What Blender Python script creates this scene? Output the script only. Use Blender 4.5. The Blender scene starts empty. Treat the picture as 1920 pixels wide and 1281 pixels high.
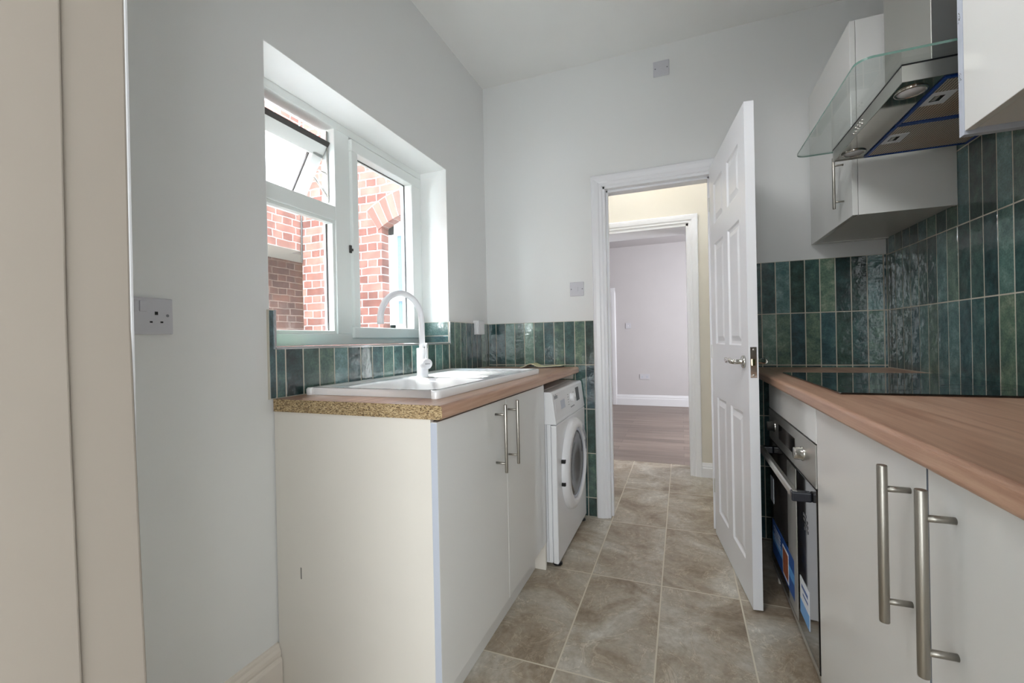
import bpy, bmesh, math, random
from mathutils import Vector, Matrix

sc = bpy.context.scene
COL = sc.collection
R = math.radians
rnd = random.Random(7)

# ------------------------------------------------------------------ camera
yaw, pitch, roll = R(21.197), R(-0.10), R(-1.173)
F = Vector((-math.sin(yaw) * math.cos(pitch), math.cos(yaw) * math.cos(pitch), math.sin(pitch)))
R0 = Vector((math.cos(yaw), math.sin(yaw), 0)); U0 = R0.cross(F)
RX = R0 * math.cos(roll) + U0 * math.sin(roll); UX = -R0 * math.sin(roll) + U0 * math.cos(roll)
cd = bpy.data.cameras.new('camera'); cam = bpy.data.objects.new('camera', cd); COL.objects.link(cam)
cd.sensor_width = 36; cd.lens = 819.59 / 1920 * 36; cd.clip_start = 0.02; cd.clip_end = 200
m = Matrix((RX, UX, -F)).transposed().to_4x4(); m.translation = Vector((1.1976, -2.6433, 1.0746))
cam.matrix_world = m
sc.camera = cam

# ------------------------------------------------------------------ world, sun, lamps, exposure
w = bpy.data.worlds.new('sky'); sc.world = w; w.use_nodes = True
nt = w.node_tree; bg = nt.nodes['Background']
tc = nt.nodes.new('ShaderNodeTexCoord'); sep = nt.nodes.new('ShaderNodeSeparateXYZ'); ramp = nt.nodes.new('ShaderNodeValToRGB')
nt.links.new(tc.outputs['Generated'], sep.inputs[0]); nt.links.new(sep.outputs['Z'], ramp.inputs[0]); nt.links.new(ramp.outputs[0], bg.inputs[0])
ramp.color_ramp.elements[0].color = (0.93, 0.96, 1, 1); ramp.color_ramp.elements[1].color = (0.62, 0.78, 1, 1)
bg.inputs[1].default_value = 13

def light(name, kind, loc, direction, energy, color, size=1.0, size_y=None, spread=None):
    ld = bpy.data.lights.new(name, kind); o = bpy.data.objects.new(name, ld); COL.objects.link(o)
    o.location = loc; o.rotation_euler = Vector(direction).to_track_quat('-Z', 'Y').to_euler()
    ld.energy = energy; ld.color = color
    if kind == 'AREA':
        ld.shape = 'RECTANGLE'; ld.size = size; ld.size_y = size_y or size
    return o
sun = light('sun', 'SUN', (-3, -3, 5), (0.58, -0.05, -1.0), 9, (1, 0.97, 0.93)); sun.data.angle = R(9)
pt = light('window_portal', 'AREA', (-0.30, -1.08, 1.55), (1, 0, 0), 1, (1, 1, 1), 0.96, 1.14); pt.data.cycles.is_portal = True
light('rear_room_fill', 'AREA', (1.5, -3.7, 1.15), (-0.14, 1, 0), 23, (0.93, 0.97, 1), 1.7, 1.7)  # added fill from behind the camera, no real window there
sl = light('kitchen_fill_spot', 'SPOT', (0.75, -2.1, 2.62), (1.25, 1.15, -1.25), 44, (0.98, 0.99, 1)); sl.data.spot_size = R(82); sl.data.spot_blend = 0.9; sl.data.shadow_soft_size = 0.3  # unseen spot added to brighten the right-hand units
light('hall_fill', 'AREA', (1.0, 0.55, 2.66), (0, 0, -1), 1.9, (1, 0.93, 0.82), 0.35, 0.35)  # added fill for the hall, no light fitting behind it
light('living_room_fill', 'AREA', (2.85, 2.6, 1.5), (-1, 0.1, 0), 40, (0.93, 0.95, 1), 1.4, 1.6)  # added area light filling the living room, no window modelled
light('far_room_daylight', 'AREA', (-0.3, 6.2, 1.6), (0, -1, 0), 40, (1, 1, 1), 1.4, 1.4)

sc.view_settings.view_transform = 'Standard'; sc.view_settings.look = 'None'
sc.view_settings.gamma = 1; sc.view_settings.use_curve_mapping = False
sc.view_settings.exposure = 1.22
try:
    sc.cycles.max_bounces = 10; sc.cycles.diffuse_bounces = 6; sc.cycles.glossy_bounces = 5; sc.cycles.transmission_bounces = 8
    sc.cycles.transparent_max_bounces = 12; sc.cycles.sample_clamp_indirect = 6; sc.cycles.use_denoising = True
    sc.cycles.caustics_reflective = False; sc.cycles.caustics_refractive = False
except Exception:
    pass

# ------------------------------------------------------------------ materials
def srgb(r, g, b):
    f = lambda c: (c / 255 / 12.92) if c / 255 <= 0.04045 else ((c / 255 + 0.055) / 1.055) ** 2.4
    return (f(r), f(g), f(b), 1)

def mat(name, col, rough=0.5, metal=0.0, spec=0.5, coat=0.0, bump=0.0, bscale=200, bdist=0.001, noise_col=0.0, nscale=4.0, aniso=None):
    M = bpy.data.materials.new(name); M.use_nodes = True; n = M.node_tree.nodes; l = M.node_tree.links
    p = n['Principled BSDF']; p.inputs['Base Color'].default_value = col; p.inputs['Roughness'].default_value = rough
    p.inputs['Metallic'].default_value = metal; p.inputs['Specular IOR Level'].default_value = spec; p.inputs['Coat Weight'].default_value = coat
    p.inputs['Coat Roughness'].default_value = 0.05
    t = n.new('ShaderNodeTexCoord')
    nz = n.new('ShaderNodeTexNoise'); nz.inputs['Scale'].default_value = nscale; nz.inputs['Detail'].default_value = 4
    l.new(t.outputs['Object'], nz.inputs['Vector'])
    mx = n.new('ShaderNodeMix'); mx.data_type = 'RGBA'
    k = noise_col if noise_col else 0.03
    mx.inputs[6].default_value = tuple(c * (1 - k) for c in col[:3]) + (1,); mx.inputs[7].default_value = tuple(min(1, c * (1 + k)) for c in col[:3]) + (1,)
    l.new(nz.outputs['Fac'], mx.inputs[0]); l.new(mx.outputs[2], p.inputs['Base Color'])
    if bump:
        nb = n.new('ShaderNodeTexNoise'); nb.inputs['Scale'].default_value = bscale; nb.inputs['Detail'].default_value = 3
        src = t.outputs['Object']
        if aniso:
            mp = n.new('ShaderNodeMapping'); mp.inputs['Scale'].default_value = aniso; l.new(src, mp.inputs[0]); src = mp.outputs[0]
        l.new(src, nb.inputs['Vector'])
        b = n.new('ShaderNodeBump'); b.inputs['Strength'].default_value = bump; b.inputs['Distance'].default_value = bdist
        l.new(nb.outputs['Fac'], b.inputs['Height']); l.new(b.outputs[0], p.inputs['Normal'])
    return M

MT = {}
MT['wall'] = mat('wall_paint', srgb(227, 228, 227), 0.85, spec=0.2, bump=0.1, bscale=60, noise_col=0.012, nscale=1.5)
MT['warmwall'] = mat('hall_paint', srgb(222, 217, 205), 0.85, spec=0.2, bump=0.1, bscale=60)
MT['mauve'] = mat('living_room_paint', srgb(200, 197, 198), 0.85, spec=0.2)
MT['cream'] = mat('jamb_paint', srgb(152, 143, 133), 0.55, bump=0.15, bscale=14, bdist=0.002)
MT['skirt'] = mat('cream_skirting_paint', srgb(222, 214, 204), 0.4)
MT['gloss_white'] = mat('white_gloss_paint', srgb(232, 233, 236), 0.32, spec=0.5, bump=0.05, bscale=30)
MT['ceiling'] = mat('ceiling_paint', srgb(232, 232, 230), 0.9, spec=0.1)
MT['upvc'] = mat('white_upvc', srgb(236, 240, 238), 0.3, spec=0.5)
MT['plastic'] = mat('white_plastic', srgb(226, 226, 228), 0.3, spec=0.5)
MT['appliance'] = mat('white_enamel', srgb(228, 229, 231), 0.28, spec=0.5)
MT['ceramic'] = mat('white_ceramic', srgb(244, 244, 244), 0.12, spec=0.6, coat=0.3)
MT['tapwhite'] = mat('white_coated_metal', srgb(240, 241, 245), 0.3, spec=0.5)
MT['doorgloss'] = mat('gloss_cabinet_door', srgb(222, 222, 219), 0.13, spec=0.5, noise_col=0.01)
MT['carcass'] = mat('cream_cabinet_board', srgb(222, 217, 208), 0.45, spec=0.4, noise_col=0.03, nscale=6)
MT['board'] = mat('white_cabinet_board', srgb(224, 224, 221), 0.35, spec=0.4, noise_col=0.02)
MT['grip'] = mat('grey_grip_plastic', srgb(150, 152, 158), 0.4)
MT['edging_dark'] = mat('slate_grey_edging', srgb(120, 126, 136), 0.4)
MT['edging'] = mat('blue_grey_edging', srgb(186, 192, 204), 0.4)
MT['nickel'] = mat('brushed_nickel', srgb(164, 160, 152), 0.34, metal=1.0, bump=0.1, bscale=80, aniso=(30, 30, 1))
MT['chrome'] = mat('chrome', srgb(205, 203, 198), 0.12, metal=1.0)
MT['steel'] = mat('brushed_steel', srgb(204, 203, 198), 0.38, metal=1.0, bump=0.12, bscale=60, aniso=(25, 1, 25))
MT['polished'] = mat('polished_steel', srgb(178, 174, 166), 0.06, metal=1.0)
MT['brass'] = mat('brass', srgb(196, 172, 118), 0.25, metal=1.0)
MT['black'] = mat('black_plastic', srgb(14, 15, 18), 0.35)
MT['darkslot'] = mat('dark_slot', srgb(6, 6, 6), 0.7)
MT['navy'] = mat('dark_handle_bracket', srgb(28, 32, 42), 0.25)
MT['hobglass'] = mat('black_ceramic_glass', srgb(5, 6, 8), 0.035, spec=0.6, coat=0.5)
MT['ovenglass'] = mat('dark_oven_glass', srgb(30, 27, 25), 0.06, spec=0.7, coat=0.6)
MT['rubber'] = mat('grey_rubber', srgb(70, 68, 66), 0.6)
MT['blue'] = mat('blue_protective_film', srgb(28, 66, 140), 0.25, spec=0.5)
MT['lbl_blue'] = mat('blue_label', srgb(40, 84, 156), 0.3)
MT['lbl_lblue'] = mat('light_blue_label', srgb(96, 164, 226), 0.3)
MT['lbl_white'] = mat('white_label', srgb(228, 232, 238), 0.3)
MT['food'] = mat('food_picture', srgb(150, 84, 56), 0.35, noise_col=0.6, nscale=60)
MT['greytext'] = mat('grey_print', srgb(120, 122, 128), 0.5)
MT['yellowpaper'] = mat('yellow_printed_paper', srgb(226, 220, 176), 0.5, noise_col=0.12, nscale=40)
MT['paper'] = mat('white_paper', srgb(226, 224, 212), 0.6)
MT['soffit'] = mat('concrete_soffit', srgb(150, 144, 136), 0.9, noise_col=0.06)
MT['lens'] = mat('frosted_lens', srgb(240, 240, 244), 0.4)
MT['plate'] = mat('grey_white_plastic', srgb(200, 200, 206), 0.35)
MT['trimsteel'] = mat('silver_tile_trim', srgb(200, 200, 202), 0.2, metal=0.85)
MT['grout'] = mat('pale_grout', srgb(198, 192, 178), 0.9)
MT['scuff'] = mat('grey_scuff', srgb(110, 108, 104), 0.8)
MT['plasterline'] = mat('wall_seam', srgb(70, 66, 58), 0.9)

def glass(name, tint, ior=1.45, transp=0.86, rough=0.0):
    M = bpy.data.materials.new(name); M.use_nodes = True; n = M.node_tree.nodes; l = M.node_tree.links
    n.clear(); o = n.new('ShaderNodeOutputMaterial'); mx = n.new('ShaderNodeMixShader'); t = n.new('ShaderNodeBsdfTransparent'); g = n.new('ShaderNodeBsdfGlossy')
    lw = n.new('ShaderNodeLayerWeight'); lw.inputs[0].default_value = 0.5
    pw = n.new('ShaderNodeMath'); pw.operation = 'POWER'; pw.inputs[1].default_value = 5; l.new(lw.outputs['Facing'], pw.inputs[0])
    fr = n.new('ShaderNodeMath'); fr.operation = 'MULTIPLY_ADD'; fr.inputs[1].default_value = 0.9; fr.inputs[2].default_value = 0.04; l.new(pw.outputs[0], fr.inputs[0])
    t.inputs[0].default_value = tint; g.inputs['Roughness'].default_value = rough
    l.new(fr.outputs[0], mx.inputs[0]); l.new(t.outputs[0], mx.inputs[1]); l.new(g.outputs[0], mx.inputs[2]); l.new(mx.outputs[0], o.inputs[0])
    return M
MT['glass'] = glass('window_glass', (0.97, 0.985, 0.98, 1))
MT['canopyglass'] = glass('tinted_canopy_glass', (0.93, 0.95, 0.94, 1), 1.5)
MT['glassedge'] = mat('green_glass_edge', srgb(92, 122, 112), 0.15)

def frosted():
    M = bpy.data.materials.new('frosted_pane'); M.use_nodes = True; n = M.node_tree.nodes; l = M.node_tree.links
    n.clear(); o = n.new('ShaderNodeOutputMaterial'); mx = n.new('ShaderNodeMixShader'); t = n.new('ShaderNodeBsdfTransparent'); g = n.new('ShaderNodeBsdfTranslucent')
    mx.inputs[0].default_value = 0.7; g.inputs[0].default_value = (0.95, 0.95, 0.95, 1)
    l.new(t.outputs[0], mx.inputs[1]); l.new(g.outputs[0], mx.inputs[2]); l.new(mx.outputs[0], o.inputs[0])
    return M
MT['frosted'] = frosted()

def nodes(M):
    return M.node_tree.nodes, M.node_tree.links, M.node_tree.nodes['Principled BSDF']

def wall_tile_mat():
    M = bpy.data.materials.new('green_glazed_tile'); M.use_nodes = True; n, l, p = nodes(M)
    at = n.new('ShaderNodeAttribute'); at.attribute_name = 'tint'
    t = n.new('ShaderNodeTexCoord')
    ramp = n.new('ShaderNodeValToRGB'); e = ramp.color_ramp.elements
    e[0].position = 0; e[0].color = srgb(30, 50, 50); e[1].position = 1; e[1].color = srgb(136, 162, 150)
    for pos, c in ((0.3, (50, 80, 78)), (0.55, (70, 104, 100)), (0.8, (100, 134, 122))):
        x = e.new(pos); x.color = srgb(*c)
    nz = n.new('ShaderNodeTexNoise'); nz.inputs['Scale'].default_value = 22; nz.inputs['Detail'].default_value = 6; nz.inputs['Roughness'].default_value = 0.65
    nz2 = n.new('ShaderNodeTexNoise'); nz2.inputs['Scale'].default_value = 5
    l.new(t.outputs['Object'], nz.inputs[0]); l.new(t.outputs['Object'], nz2.inputs[0])
    a = n.new('ShaderNodeMath'); a.operation = 'MULTIPLY_ADD'; a.inputs[1].default_value = 1.3; l.new(nz.outputs['Fac'], a.inputs[0])
    b = n.new('ShaderNodeMath'); b.operation = 'MULTIPLY_ADD'; b.inputs[1].default_value = 0.7; l.new(at.outputs['Fac'], b.inputs[0])
    b.inputs[2].default_value = -0.72; l.new(b.outputs[0], a.inputs[2])
    c = n.new('ShaderNodeMath'); c.operation = 'MULTIPLY_ADD'; c.inputs[1].default_value = 0.4; l.new(nz2.outputs['Fac'], c.inputs[0]); l.new(a.outputs[0], c.inputs[2])
    l.new(c.outputs[0], ramp.inputs[0])
    sc_ = n.new('ShaderNodeSeparateColor'); l.new(at.outputs['Color'], sc_.inputs[0])
    l.new(sc_.outputs[0], b.inputs[0])
    hr = n.new('ShaderNodeValToRGB'); he = hr.color_ramp.elements; he[0].position = 0; he[0].color = (0.92, 0.98, 1.22, 1); he[1].position = 1; he[1].color = (1.25, 1.02, 0.86, 1)
    hx_ = he.new(0.5); hx_.color = (1.0, 1.0, 1.0, 1); l.new(sc_.outputs[1], hr.inputs[0])
    hm_ = n.new('ShaderNodeMix'); hm_.data_type = 'RGBA'; hm_.blend_type = 'MULTIPLY'; hm_.inputs[0].default_value = 1; l.new(ramp.outputs[0], hm_.inputs[6]); l.new(hr.outputs[0], hm_.inputs[7])
    sp2 = n.new('ShaderNodeTexNoise'); sp2.inputs['Scale'].default_value = 160; sp2.inputs['Detail'].default_value = 4; l.new(t.outputs['Object'], sp2.inputs[0])
    sr_ = n.new('ShaderNodeValToRGB'); sr_.color_ramp.elements[0].position = 0.35; sr_.color_ramp.elements[0].color = (0.72, 0.74, 0.74, 1); sr_.color_ramp.elements[1].position = 0.6; sr_.color_ramp.elements[1].color = (1.08, 1.08, 1.08, 1); l.new(sp2.outputs['Fac'], sr_.inputs[0])
    hm2 = n.new('ShaderNodeMix'); hm2.data_type = 'RGBA'; hm2.blend_type = 'MULTIPLY'; hm2.inputs[0].default_value = 1; l.new(hm_.outputs[2], hm2.inputs[6]); l.new(sr_.outputs[0], hm2.inputs[7])
    l.new(hm2.outputs[2], p.inputs['Base Color'])
    p.inputs['Roughness'].default_value = 0.3; p.inputs['Specular IOR Level'].default_value = 0.4; p.inputs['Coat Weight'].default_value = 1.0; p.inputs['Coat Roughness'].default_value = 0.03; p.inputs['Coat IOR'].default_value = 1.65
    bn = n.new('ShaderNodeTexNoise'); bn.inputs['Scale'].default_value = 24; bn.inputs['Detail'].default_value = 2.5; l.new(t.outputs['Object'], bn.inputs[0])
    bp = n.new('ShaderNodeBump'); bp.inputs['Strength'].default_value = 0.45; bp.inputs['Distance'].default_value = 0.005
    l.new(bn.outputs['Fac'], bp.inputs['Height']); l.new(bp.outputs[0], p.inputs['Normal']); l.new(bp.outputs[0], p.inputs['Coat Normal'])
    return M
MT['tile'] = wall_tile_mat()

def floor_tile_mat():
    M = bpy.data.materials.new('stone_floor_tile'); M.use_nodes = True; n, l, p = nodes(M)
    t = n.new('ShaderNodeTexCoord'); mp = n.new('ShaderNodeMapping')
    mp.inputs['Location'].default_value = (0.66 + 1.22 * 3, 0, 0)
    sx = n.new('ShaderNodeSeparateXYZ'); cx = n.new('ShaderNodeCombineXYZ'); l.new(t.outputs['Object'], sx.inputs[0])
    ax = n.new('ShaderNodeMath'); ax.operation = 'ADD'; ax.inputs[1].default_value = 0.655 + 0.615 * 9; l.new(sx.outputs['Y'], ax.inputs[0])
    ay = n.new('ShaderNodeMath'); ay.operation = 'ADD'; ay.inputs[1].default_value = -1.098 + 0.303 * 13; l.new(sx.outputs['X'], ay.inputs[0])
    l.new(ax.outputs[0], cx.inputs['X']); l.new(ay.outputs[0], cx.inputs['Y'])
    br = n.new('ShaderNodeTexBrick'); br.offset = 0; br.squash = 1
    br.inputs['Scale'].default_value = 1; br.inputs['Brick Width'].default_value = 0.615; br.inputs['Row Height'].default_value = 0.303
    br.inputs['Mortar Size'].default_value = 0.0032; br.inputs['Mortar Smooth'].default_value = 0.3
    br.inputs['Color1'].default_value = (0, 0, 0, 1); br.inputs['Color2'].default_value = (1, 1, 1, 1); br.inputs['Mortar'].default_value = (0.5, 0.5, 0.5, 1)
    l.new(cx.outputs[0], br.inputs['Vector'])
    # per tile random shift of the stone pattern
    sh = n.new('ShaderNodeVectorMath'); sh.operation = 'SCALE'; sh.inputs['Scale'].default_value = 3.7; l.new(br.outputs['Color'], sh.inputs[0])
    ad = n.new('ShaderNodeVectorMath'); ad.operation = 'ADD'; l.new(t.outputs['Object'], ad.inputs[0]); l.new(sh.outputs[0], ad.inputs[1])
    n1 = n.new('ShaderNodeTexNoise'); n1.inputs['Scale'].default_value = 3.2; n1.inputs['Detail'].default_value = 9; n1.inputs['Roughness'].default_value = 0.66; n1.inputs['Distortion'].default_value = 0.8
    n2 = n.new('ShaderNodeTexNoise'); n2.inputs['Scale'].default_value = 42; n2.inputs['Detail'].default_value = 7; n2.inputs['Roughness'].default_value = 0.7
    l.new(ad.outputs[0], n1.inputs[0]); l.new(ad.outputs[0], n2.inputs[0])
    r = n.new('ShaderNodeValToRGB'); e = r.color_ramp.elements
    e[0].position = 0.32; e[0].color = srgb(130, 115, 98); e[1].position = 0.68; e[1].color = srgb(206, 202, 193)
    for pos, c in ((0.42, (158, 144, 126)), (0.5, (174, 163, 147)), (0.58, (186, 179, 166))):
        x = e.new(pos); x.color = srgb(*c)
    l.new(n1.outputs['Fac'], r.inputs[0])
    r2 = n.new('ShaderNodeValToRGB'); r2.color_ramp.elements[0].position = 0.3; r2.color_ramp.elements[0].color = (0.78, 0.77, 0.75, 1); r2.color_ramp.elements[1].position = 0.7; r2.color_ramp.elements[1].color = (1.1, 1.1, 1.1, 1)
    l.new(n2.outputs['Fac'], r2.inputs[0])
    mu = n.new('ShaderNodeMix'); mu.data_type = 'RGBA'; mu.blend_type = 'MULTIPLY'; mu.inputs[0].default_value = 1
    vn = n.new('ShaderNodeTexNoise'); vn.inputs['Scale'].default_value = 5.5; vn.inputs['Detail'].default_value = 7; vn.inputs['Roughness'].default_value = 0.6; vn.inputs['Distortion'].default_value = 1.2
    l.new(ad.outputs[0], vn.inputs[0])
    vs_ = n.new('ShaderNodeMath'); vs_.operation = 'SUBTRACT'; vs_.inputs[1].default_value = 0.5; l.new(vn.outputs['Fac'], vs_.inputs[0])
    va = n.new('ShaderNodeMath'); va.operation = 'ABSOLUTE'; l.new(vs_.outputs[0], va.inputs[0])
    vr = n.new('ShaderNodeValToRGB'); vr.color_ramp.elements[0].position = 0.0; vr.color_ramp.elements[0].color = (1.28, 1.28, 1.28, 1); vr.color_ramp.elements[1].position = 0.035; vr.color_ramp.elements[1].color = (1, 1, 1, 1)
    xx = vr.color_ramp.elements.new(0.010); xx.color = (1.2, 1.2, 1.2, 1); xx = vr.color_ramp.elements.new(0.014); xx.color = (0.86, 0.84, 0.8, 1)
    l.new(va.outputs[0], vr.inputs[0])
    m0 = n.new('ShaderNodeMix'); m0.data_type = 'RGBA'; m0.blend_type = 'MULTIPLY'; m0.inputs[0].default_value = 0.8; l.new(r.outputs[0], m0.inputs[6]); l.new(vr.outputs[0], m0.inputs[7])
    l.new(m0.outputs[2], mu.inputs[6]); l.new(r2.outputs[0], mu.inputs[7])
    mg = n.new('ShaderNodeMix'); mg.data_type = 'RGBA'; mg.inputs[7].default_value = srgb(208, 200, 182)
    l.new(br.outputs['Fac'], mg.inputs[0]); l.new(mu.outputs[2], mg.inputs[6]); l.new(mg.outputs[2], p.inputs['Base Color'])
    p.inputs['Roughness'].default_value = 0.42; p.inputs['Specular IOR Level'].default_value = 0.4
    bp = n.new('ShaderNodeBump'); bp.inputs['Strength'].default_value = 0.3; bp.inputs['Distance'].default_value = 0.002
    hm = n.new('ShaderNodeMath'); hm.operation = 'SUBTRACT'; l.new(n1.outputs['Fac'], hm.inputs[0]); l.new(br.outputs['Fac'], hm.inputs[1])
    l.new(hm.outputs[0], bp.inputs['Height']); l.new(bp.outputs[0], p.inputs['Normal'])
    return M
MT['floor'] = floor_tile_mat()

def wood_mat(name, c1, c2, c3, axis='Y', rough=0.4, scale=1.0, planks=False):
    M = bpy.data.materials.new(name); M.use_nodes = True; n, l, p = nodes(M)
    t = n.new('ShaderNodeTexCoord'); mp = n.new('ShaderNodeMapping'); l.new(t.outputs['Object'], mp.inputs[0])
    mp.inputs['Scale'].default_value = (26 * scale, 1.2 * scale, 26 * scale) if axis == 'Y' else (1.2 * scale, 26 * scale, 26 * scale)
    nz = n.new('ShaderNodeTexNoise'); nz.inputs['Scale'].default_value = 1.6; nz.inputs['Detail'].default_value = 8; nz.inputs['Roughness'].default_value = 0.62; nz.inputs['Distortion'].default_value = 0.5
    l.new(mp.outputs[0], nz.inputs[0])
    r = n.new('ShaderNodeValToRGB'); e = r.color_ramp.elements
    e[0].position = 0.3; e[0].color = c1; e[1].position = 0.7; e[1].color = c3; x = e.new(0.5); x.color = c2
    l.new(nz.outputs['Fac'], r.inputs[0]); out = r.outputs[0]
    if planks:
        br = n.new('ShaderNodeTexBrick'); br.inputs['Scale'].default_value = 1; br.inputs['Brick Width'].default_value = 1.2; br.inputs['Row Height'].default_value = 0.14
        br.inputs['Mortar Size'].default_value = 0.0015; br.inputs['Color1'].default_value = (0.8, 0.8, 0.8, 1); br.inputs['Color2'].default_value = (1.1, 1.1, 1.1, 1); br.inputs['Mortar'].default_value = (0.5, 0.5, 0.5, 1)
        l.new(t.outputs['Object'], br.inputs['Vector'])
        mu = n.new('ShaderNodeMix'); mu.data_type = 'RGBA'; mu.blend_type = 'MULTIPLY'; mu.inputs[0].default_value = 1
        l.new(out, mu.inputs[6]); l.new(br.outputs['Color'], mu.inputs[7]); out = mu.outputs[2]
    l.new(out, p.inputs['Base Color']); p.inputs['Roughness'].default_value = rough; p.inputs['Specular IOR Level'].default_value = 0.4
    return M
MT['oak'] = wood_mat('oak_laminate', srgb(158, 118, 96), srgb(184, 146, 122), srgb(204, 170, 146), 'Y', 0.32)
MT['livingfloor'] = wood_mat('grey_brown_laminate_floor', srgb(116, 102, 95), srgb(134, 119, 110), srgb(154, 139, 130), 'X', 0.4, 0.6, True)

def chip_mat():
    M = bpy.data.materials.new('raw_chipboard'); M.use_nodes = True; n, l, p = nodes(M)
    t = n.new('ShaderNodeTexCoord'); v = n.new('ShaderNodeTexVoronoi'); v.inputs['Scale'].default_value = 420; v.inputs['Randomness'].default_value = 1
    mp = n.new('ShaderNodeMapping'); mp.inputs['Scale'].default_value = (0.6, 1, 1.4); l.new(t.outputs['Object'], mp.inputs[0]); l.new(mp.outputs[0], v.inputs['Vector'])
    r = n.new('ShaderNodeValToRGB'); e = r.color_ramp.elements
    e[0].position = 0.05; e[0].color = srgb(84, 66, 46); e[1].position = 0.9; e[1].color = srgb(196, 174, 136); x = e.new(0.3); x.color = srgb(140, 116, 84); x = e.new(0.6); x.color = srgb(166, 142, 104)
    sx = n.new('ShaderNodeSeparateColor'); l.new(v.outputs['Color'], sx.inputs[0]); l.new(sx.outputs[0], r.inputs[0]); l.new(r.outputs[0], p.inputs['Base Color']); p.inputs['Roughness'].default_value = 0.9
    return M
MT['chip'] = chip_mat()

def brick_mat(name, c1, c2, mortar, plane='XZ'):
    M = bpy.data.materials.new(name); M.use_nodes = True; n, l, p = nodes(M)
    t = n.new('ShaderNodeTexCoord'); sx = n.new('ShaderNodeSeparateXYZ'); cx = n.new('ShaderNodeCombineXYZ'); l.new(t.outputs['Object'], sx.inputs[0])
    l.new(sx.outputs['X' if plane == 'XZ' else 'Y'], cx.inputs['X']); l.new(sx.outputs['Z'], cx.inputs['Y'])
    wob = n.new('ShaderNodeTexNoise'); wob.inputs['Scale'].default_value = 7; l.new(t.outputs['Object'], wob.inputs[0])
    ws = n.new('ShaderNodeVectorMath'); ws.operation = 'SCALE'; ws.inputs['Scale'].default_value = 0.02; l.new(wob.outputs['Color'], ws.inputs[0])
    wa = n.new('ShaderNodeVectorMath'); wa.operation = 'ADD'; l.new(cx.outputs[0], wa.inputs[0]); l.new(ws.outputs[0], wa.inputs[1])
    br = n.new('ShaderNodeTexBrick'); br.inputs['Scale'].default_value = 1; br.inputs['Brick Width'].default_value = 0.228; br.inputs['Row Height'].default_value = 0.075
    br.squash = 0.5; br.squash_frequency = 2; br.offset = 0.35
    br.inputs['Mortar Size'].default_value = 0.005; br.inputs['Mortar Smooth'].default_value = 0.2; br.inputs['Bias'].default_value = -0.15
    br.inputs['Color1'].default_value = c1; br.inputs['Color2'].default_value = c2; br.inputs['Mortar'].default_value = mortar
    l.new(wa.outputs[0], br.inputs['Vector'])
    nz = n.new('ShaderNodeTexNoise'); nz.inputs['Scale'].default_value = 9; nz.inputs['Detail'].default_value = 8; l.new(t.outputs['Object'], nz.inputs[0])
    r = n.new('ShaderNodeValToRGB'); r.color_ramp.elements[0].position = 0.3; r.color_ramp.elements[0].color = (0.7, 0.7, 0.7, 1); r.color_ramp.elements[1].position = 0.7; r.color_ramp.elements[1].color = (1.2, 1.2, 1.2, 1)
    l.new(nz.outputs['Fac'], r.inputs[0])
    mu = n.new('ShaderNodeMix'); mu.data_type = 'RGBA'; mu.blend_type = 'MULTIPLY'; mu.inputs[0].default_value = 1
    l.new(br.outputs['Color'], mu.inputs[6]); l.new(r.outputs[0], mu.inputs[7]); l.new(mu.outputs[2], p.inputs['Base Color']); p.inputs['Roughness'].default_value = 0.9
    bp = n.new('ShaderNodeBump'); bp.inputs['Distance'].default_value = 0.006; bp.inputs['Strength'].default_value = 0.6; bp.invert = True
    l.new(br.outputs['Fac'], bp.inputs['Height']); l.new(bp.outputs[0], p.inputs['Normal'])
    return M
MT['brick'] = brick_mat('red_brick', srgb(92, 52, 42), srgb(134, 90, 78), srgb(150, 143, 138))
MT['brick_side'] = brick_mat('red_brick_side', srgb(100, 62, 52), srgb(120, 82, 70), srgb(136, 128, 122), 'YZ')
MT['brick_dark'] = brick_mat('brown_brick', srgb(72, 48, 40), srgb(98, 66, 54), srgb(116, 98, 88), 'YZ')

def mesh_mat():
    M = bpy.data.materials.new('aluminium_filter_mesh'); M.use_nodes = True; n, l, p = nodes(M)
    t = n.new('ShaderNodeTexCoord'); mp = n.new('ShaderNodeMapping'); mp.inputs['Rotation'].default_value = (0, 0, R(45)); l.new(t.outputs['Object'], mp.inputs[0])
    ck = n.new('ShaderNodeTexChecker'); ck.inputs['Scale'].default_value = 190; l.new(mp.outputs[0], ck.inputs[0])
    ck.inputs[1].default_value = srgb(224, 216, 204); ck.inputs[2].default_value = srgb(84, 78, 70)
    nz = n.new('ShaderNodeTexNoise'); nz.inputs['Scale'].default_value = 5; l.new(t.outputs['Object'], nz.inputs[0])
    mx = n.new('ShaderNodeMix'); mx.data_type = 'RGBA'; mx.blend_type = 'MULTIPLY'; mx.inputs[0].default_value = 0.6
    r = n.new('ShaderNodeValToRGB'); r.color_ramp.elements[0].position = 0.4; r.color_ramp.elements[0].color = (1, 1, 1, 1); r.color_ramp.elements[1].position = 0.65; r.color_ramp.elements[1].color = (0.9, 0.62, 0.4, 1)
    l.new(nz.outputs['Fac'], r.inputs[0]); l.new(ck.outputs[0], mx.inputs[6]); l.new(r.outputs[0], mx.inputs[7]); l.new(mx.outputs[2], p.inputs['Base Color'])
    p.inputs['Roughness'].default_value = 0.45; p.inputs['Metallic'].default_value = 0.25
    return M
MT['mesh'] = mesh_mat()

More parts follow.
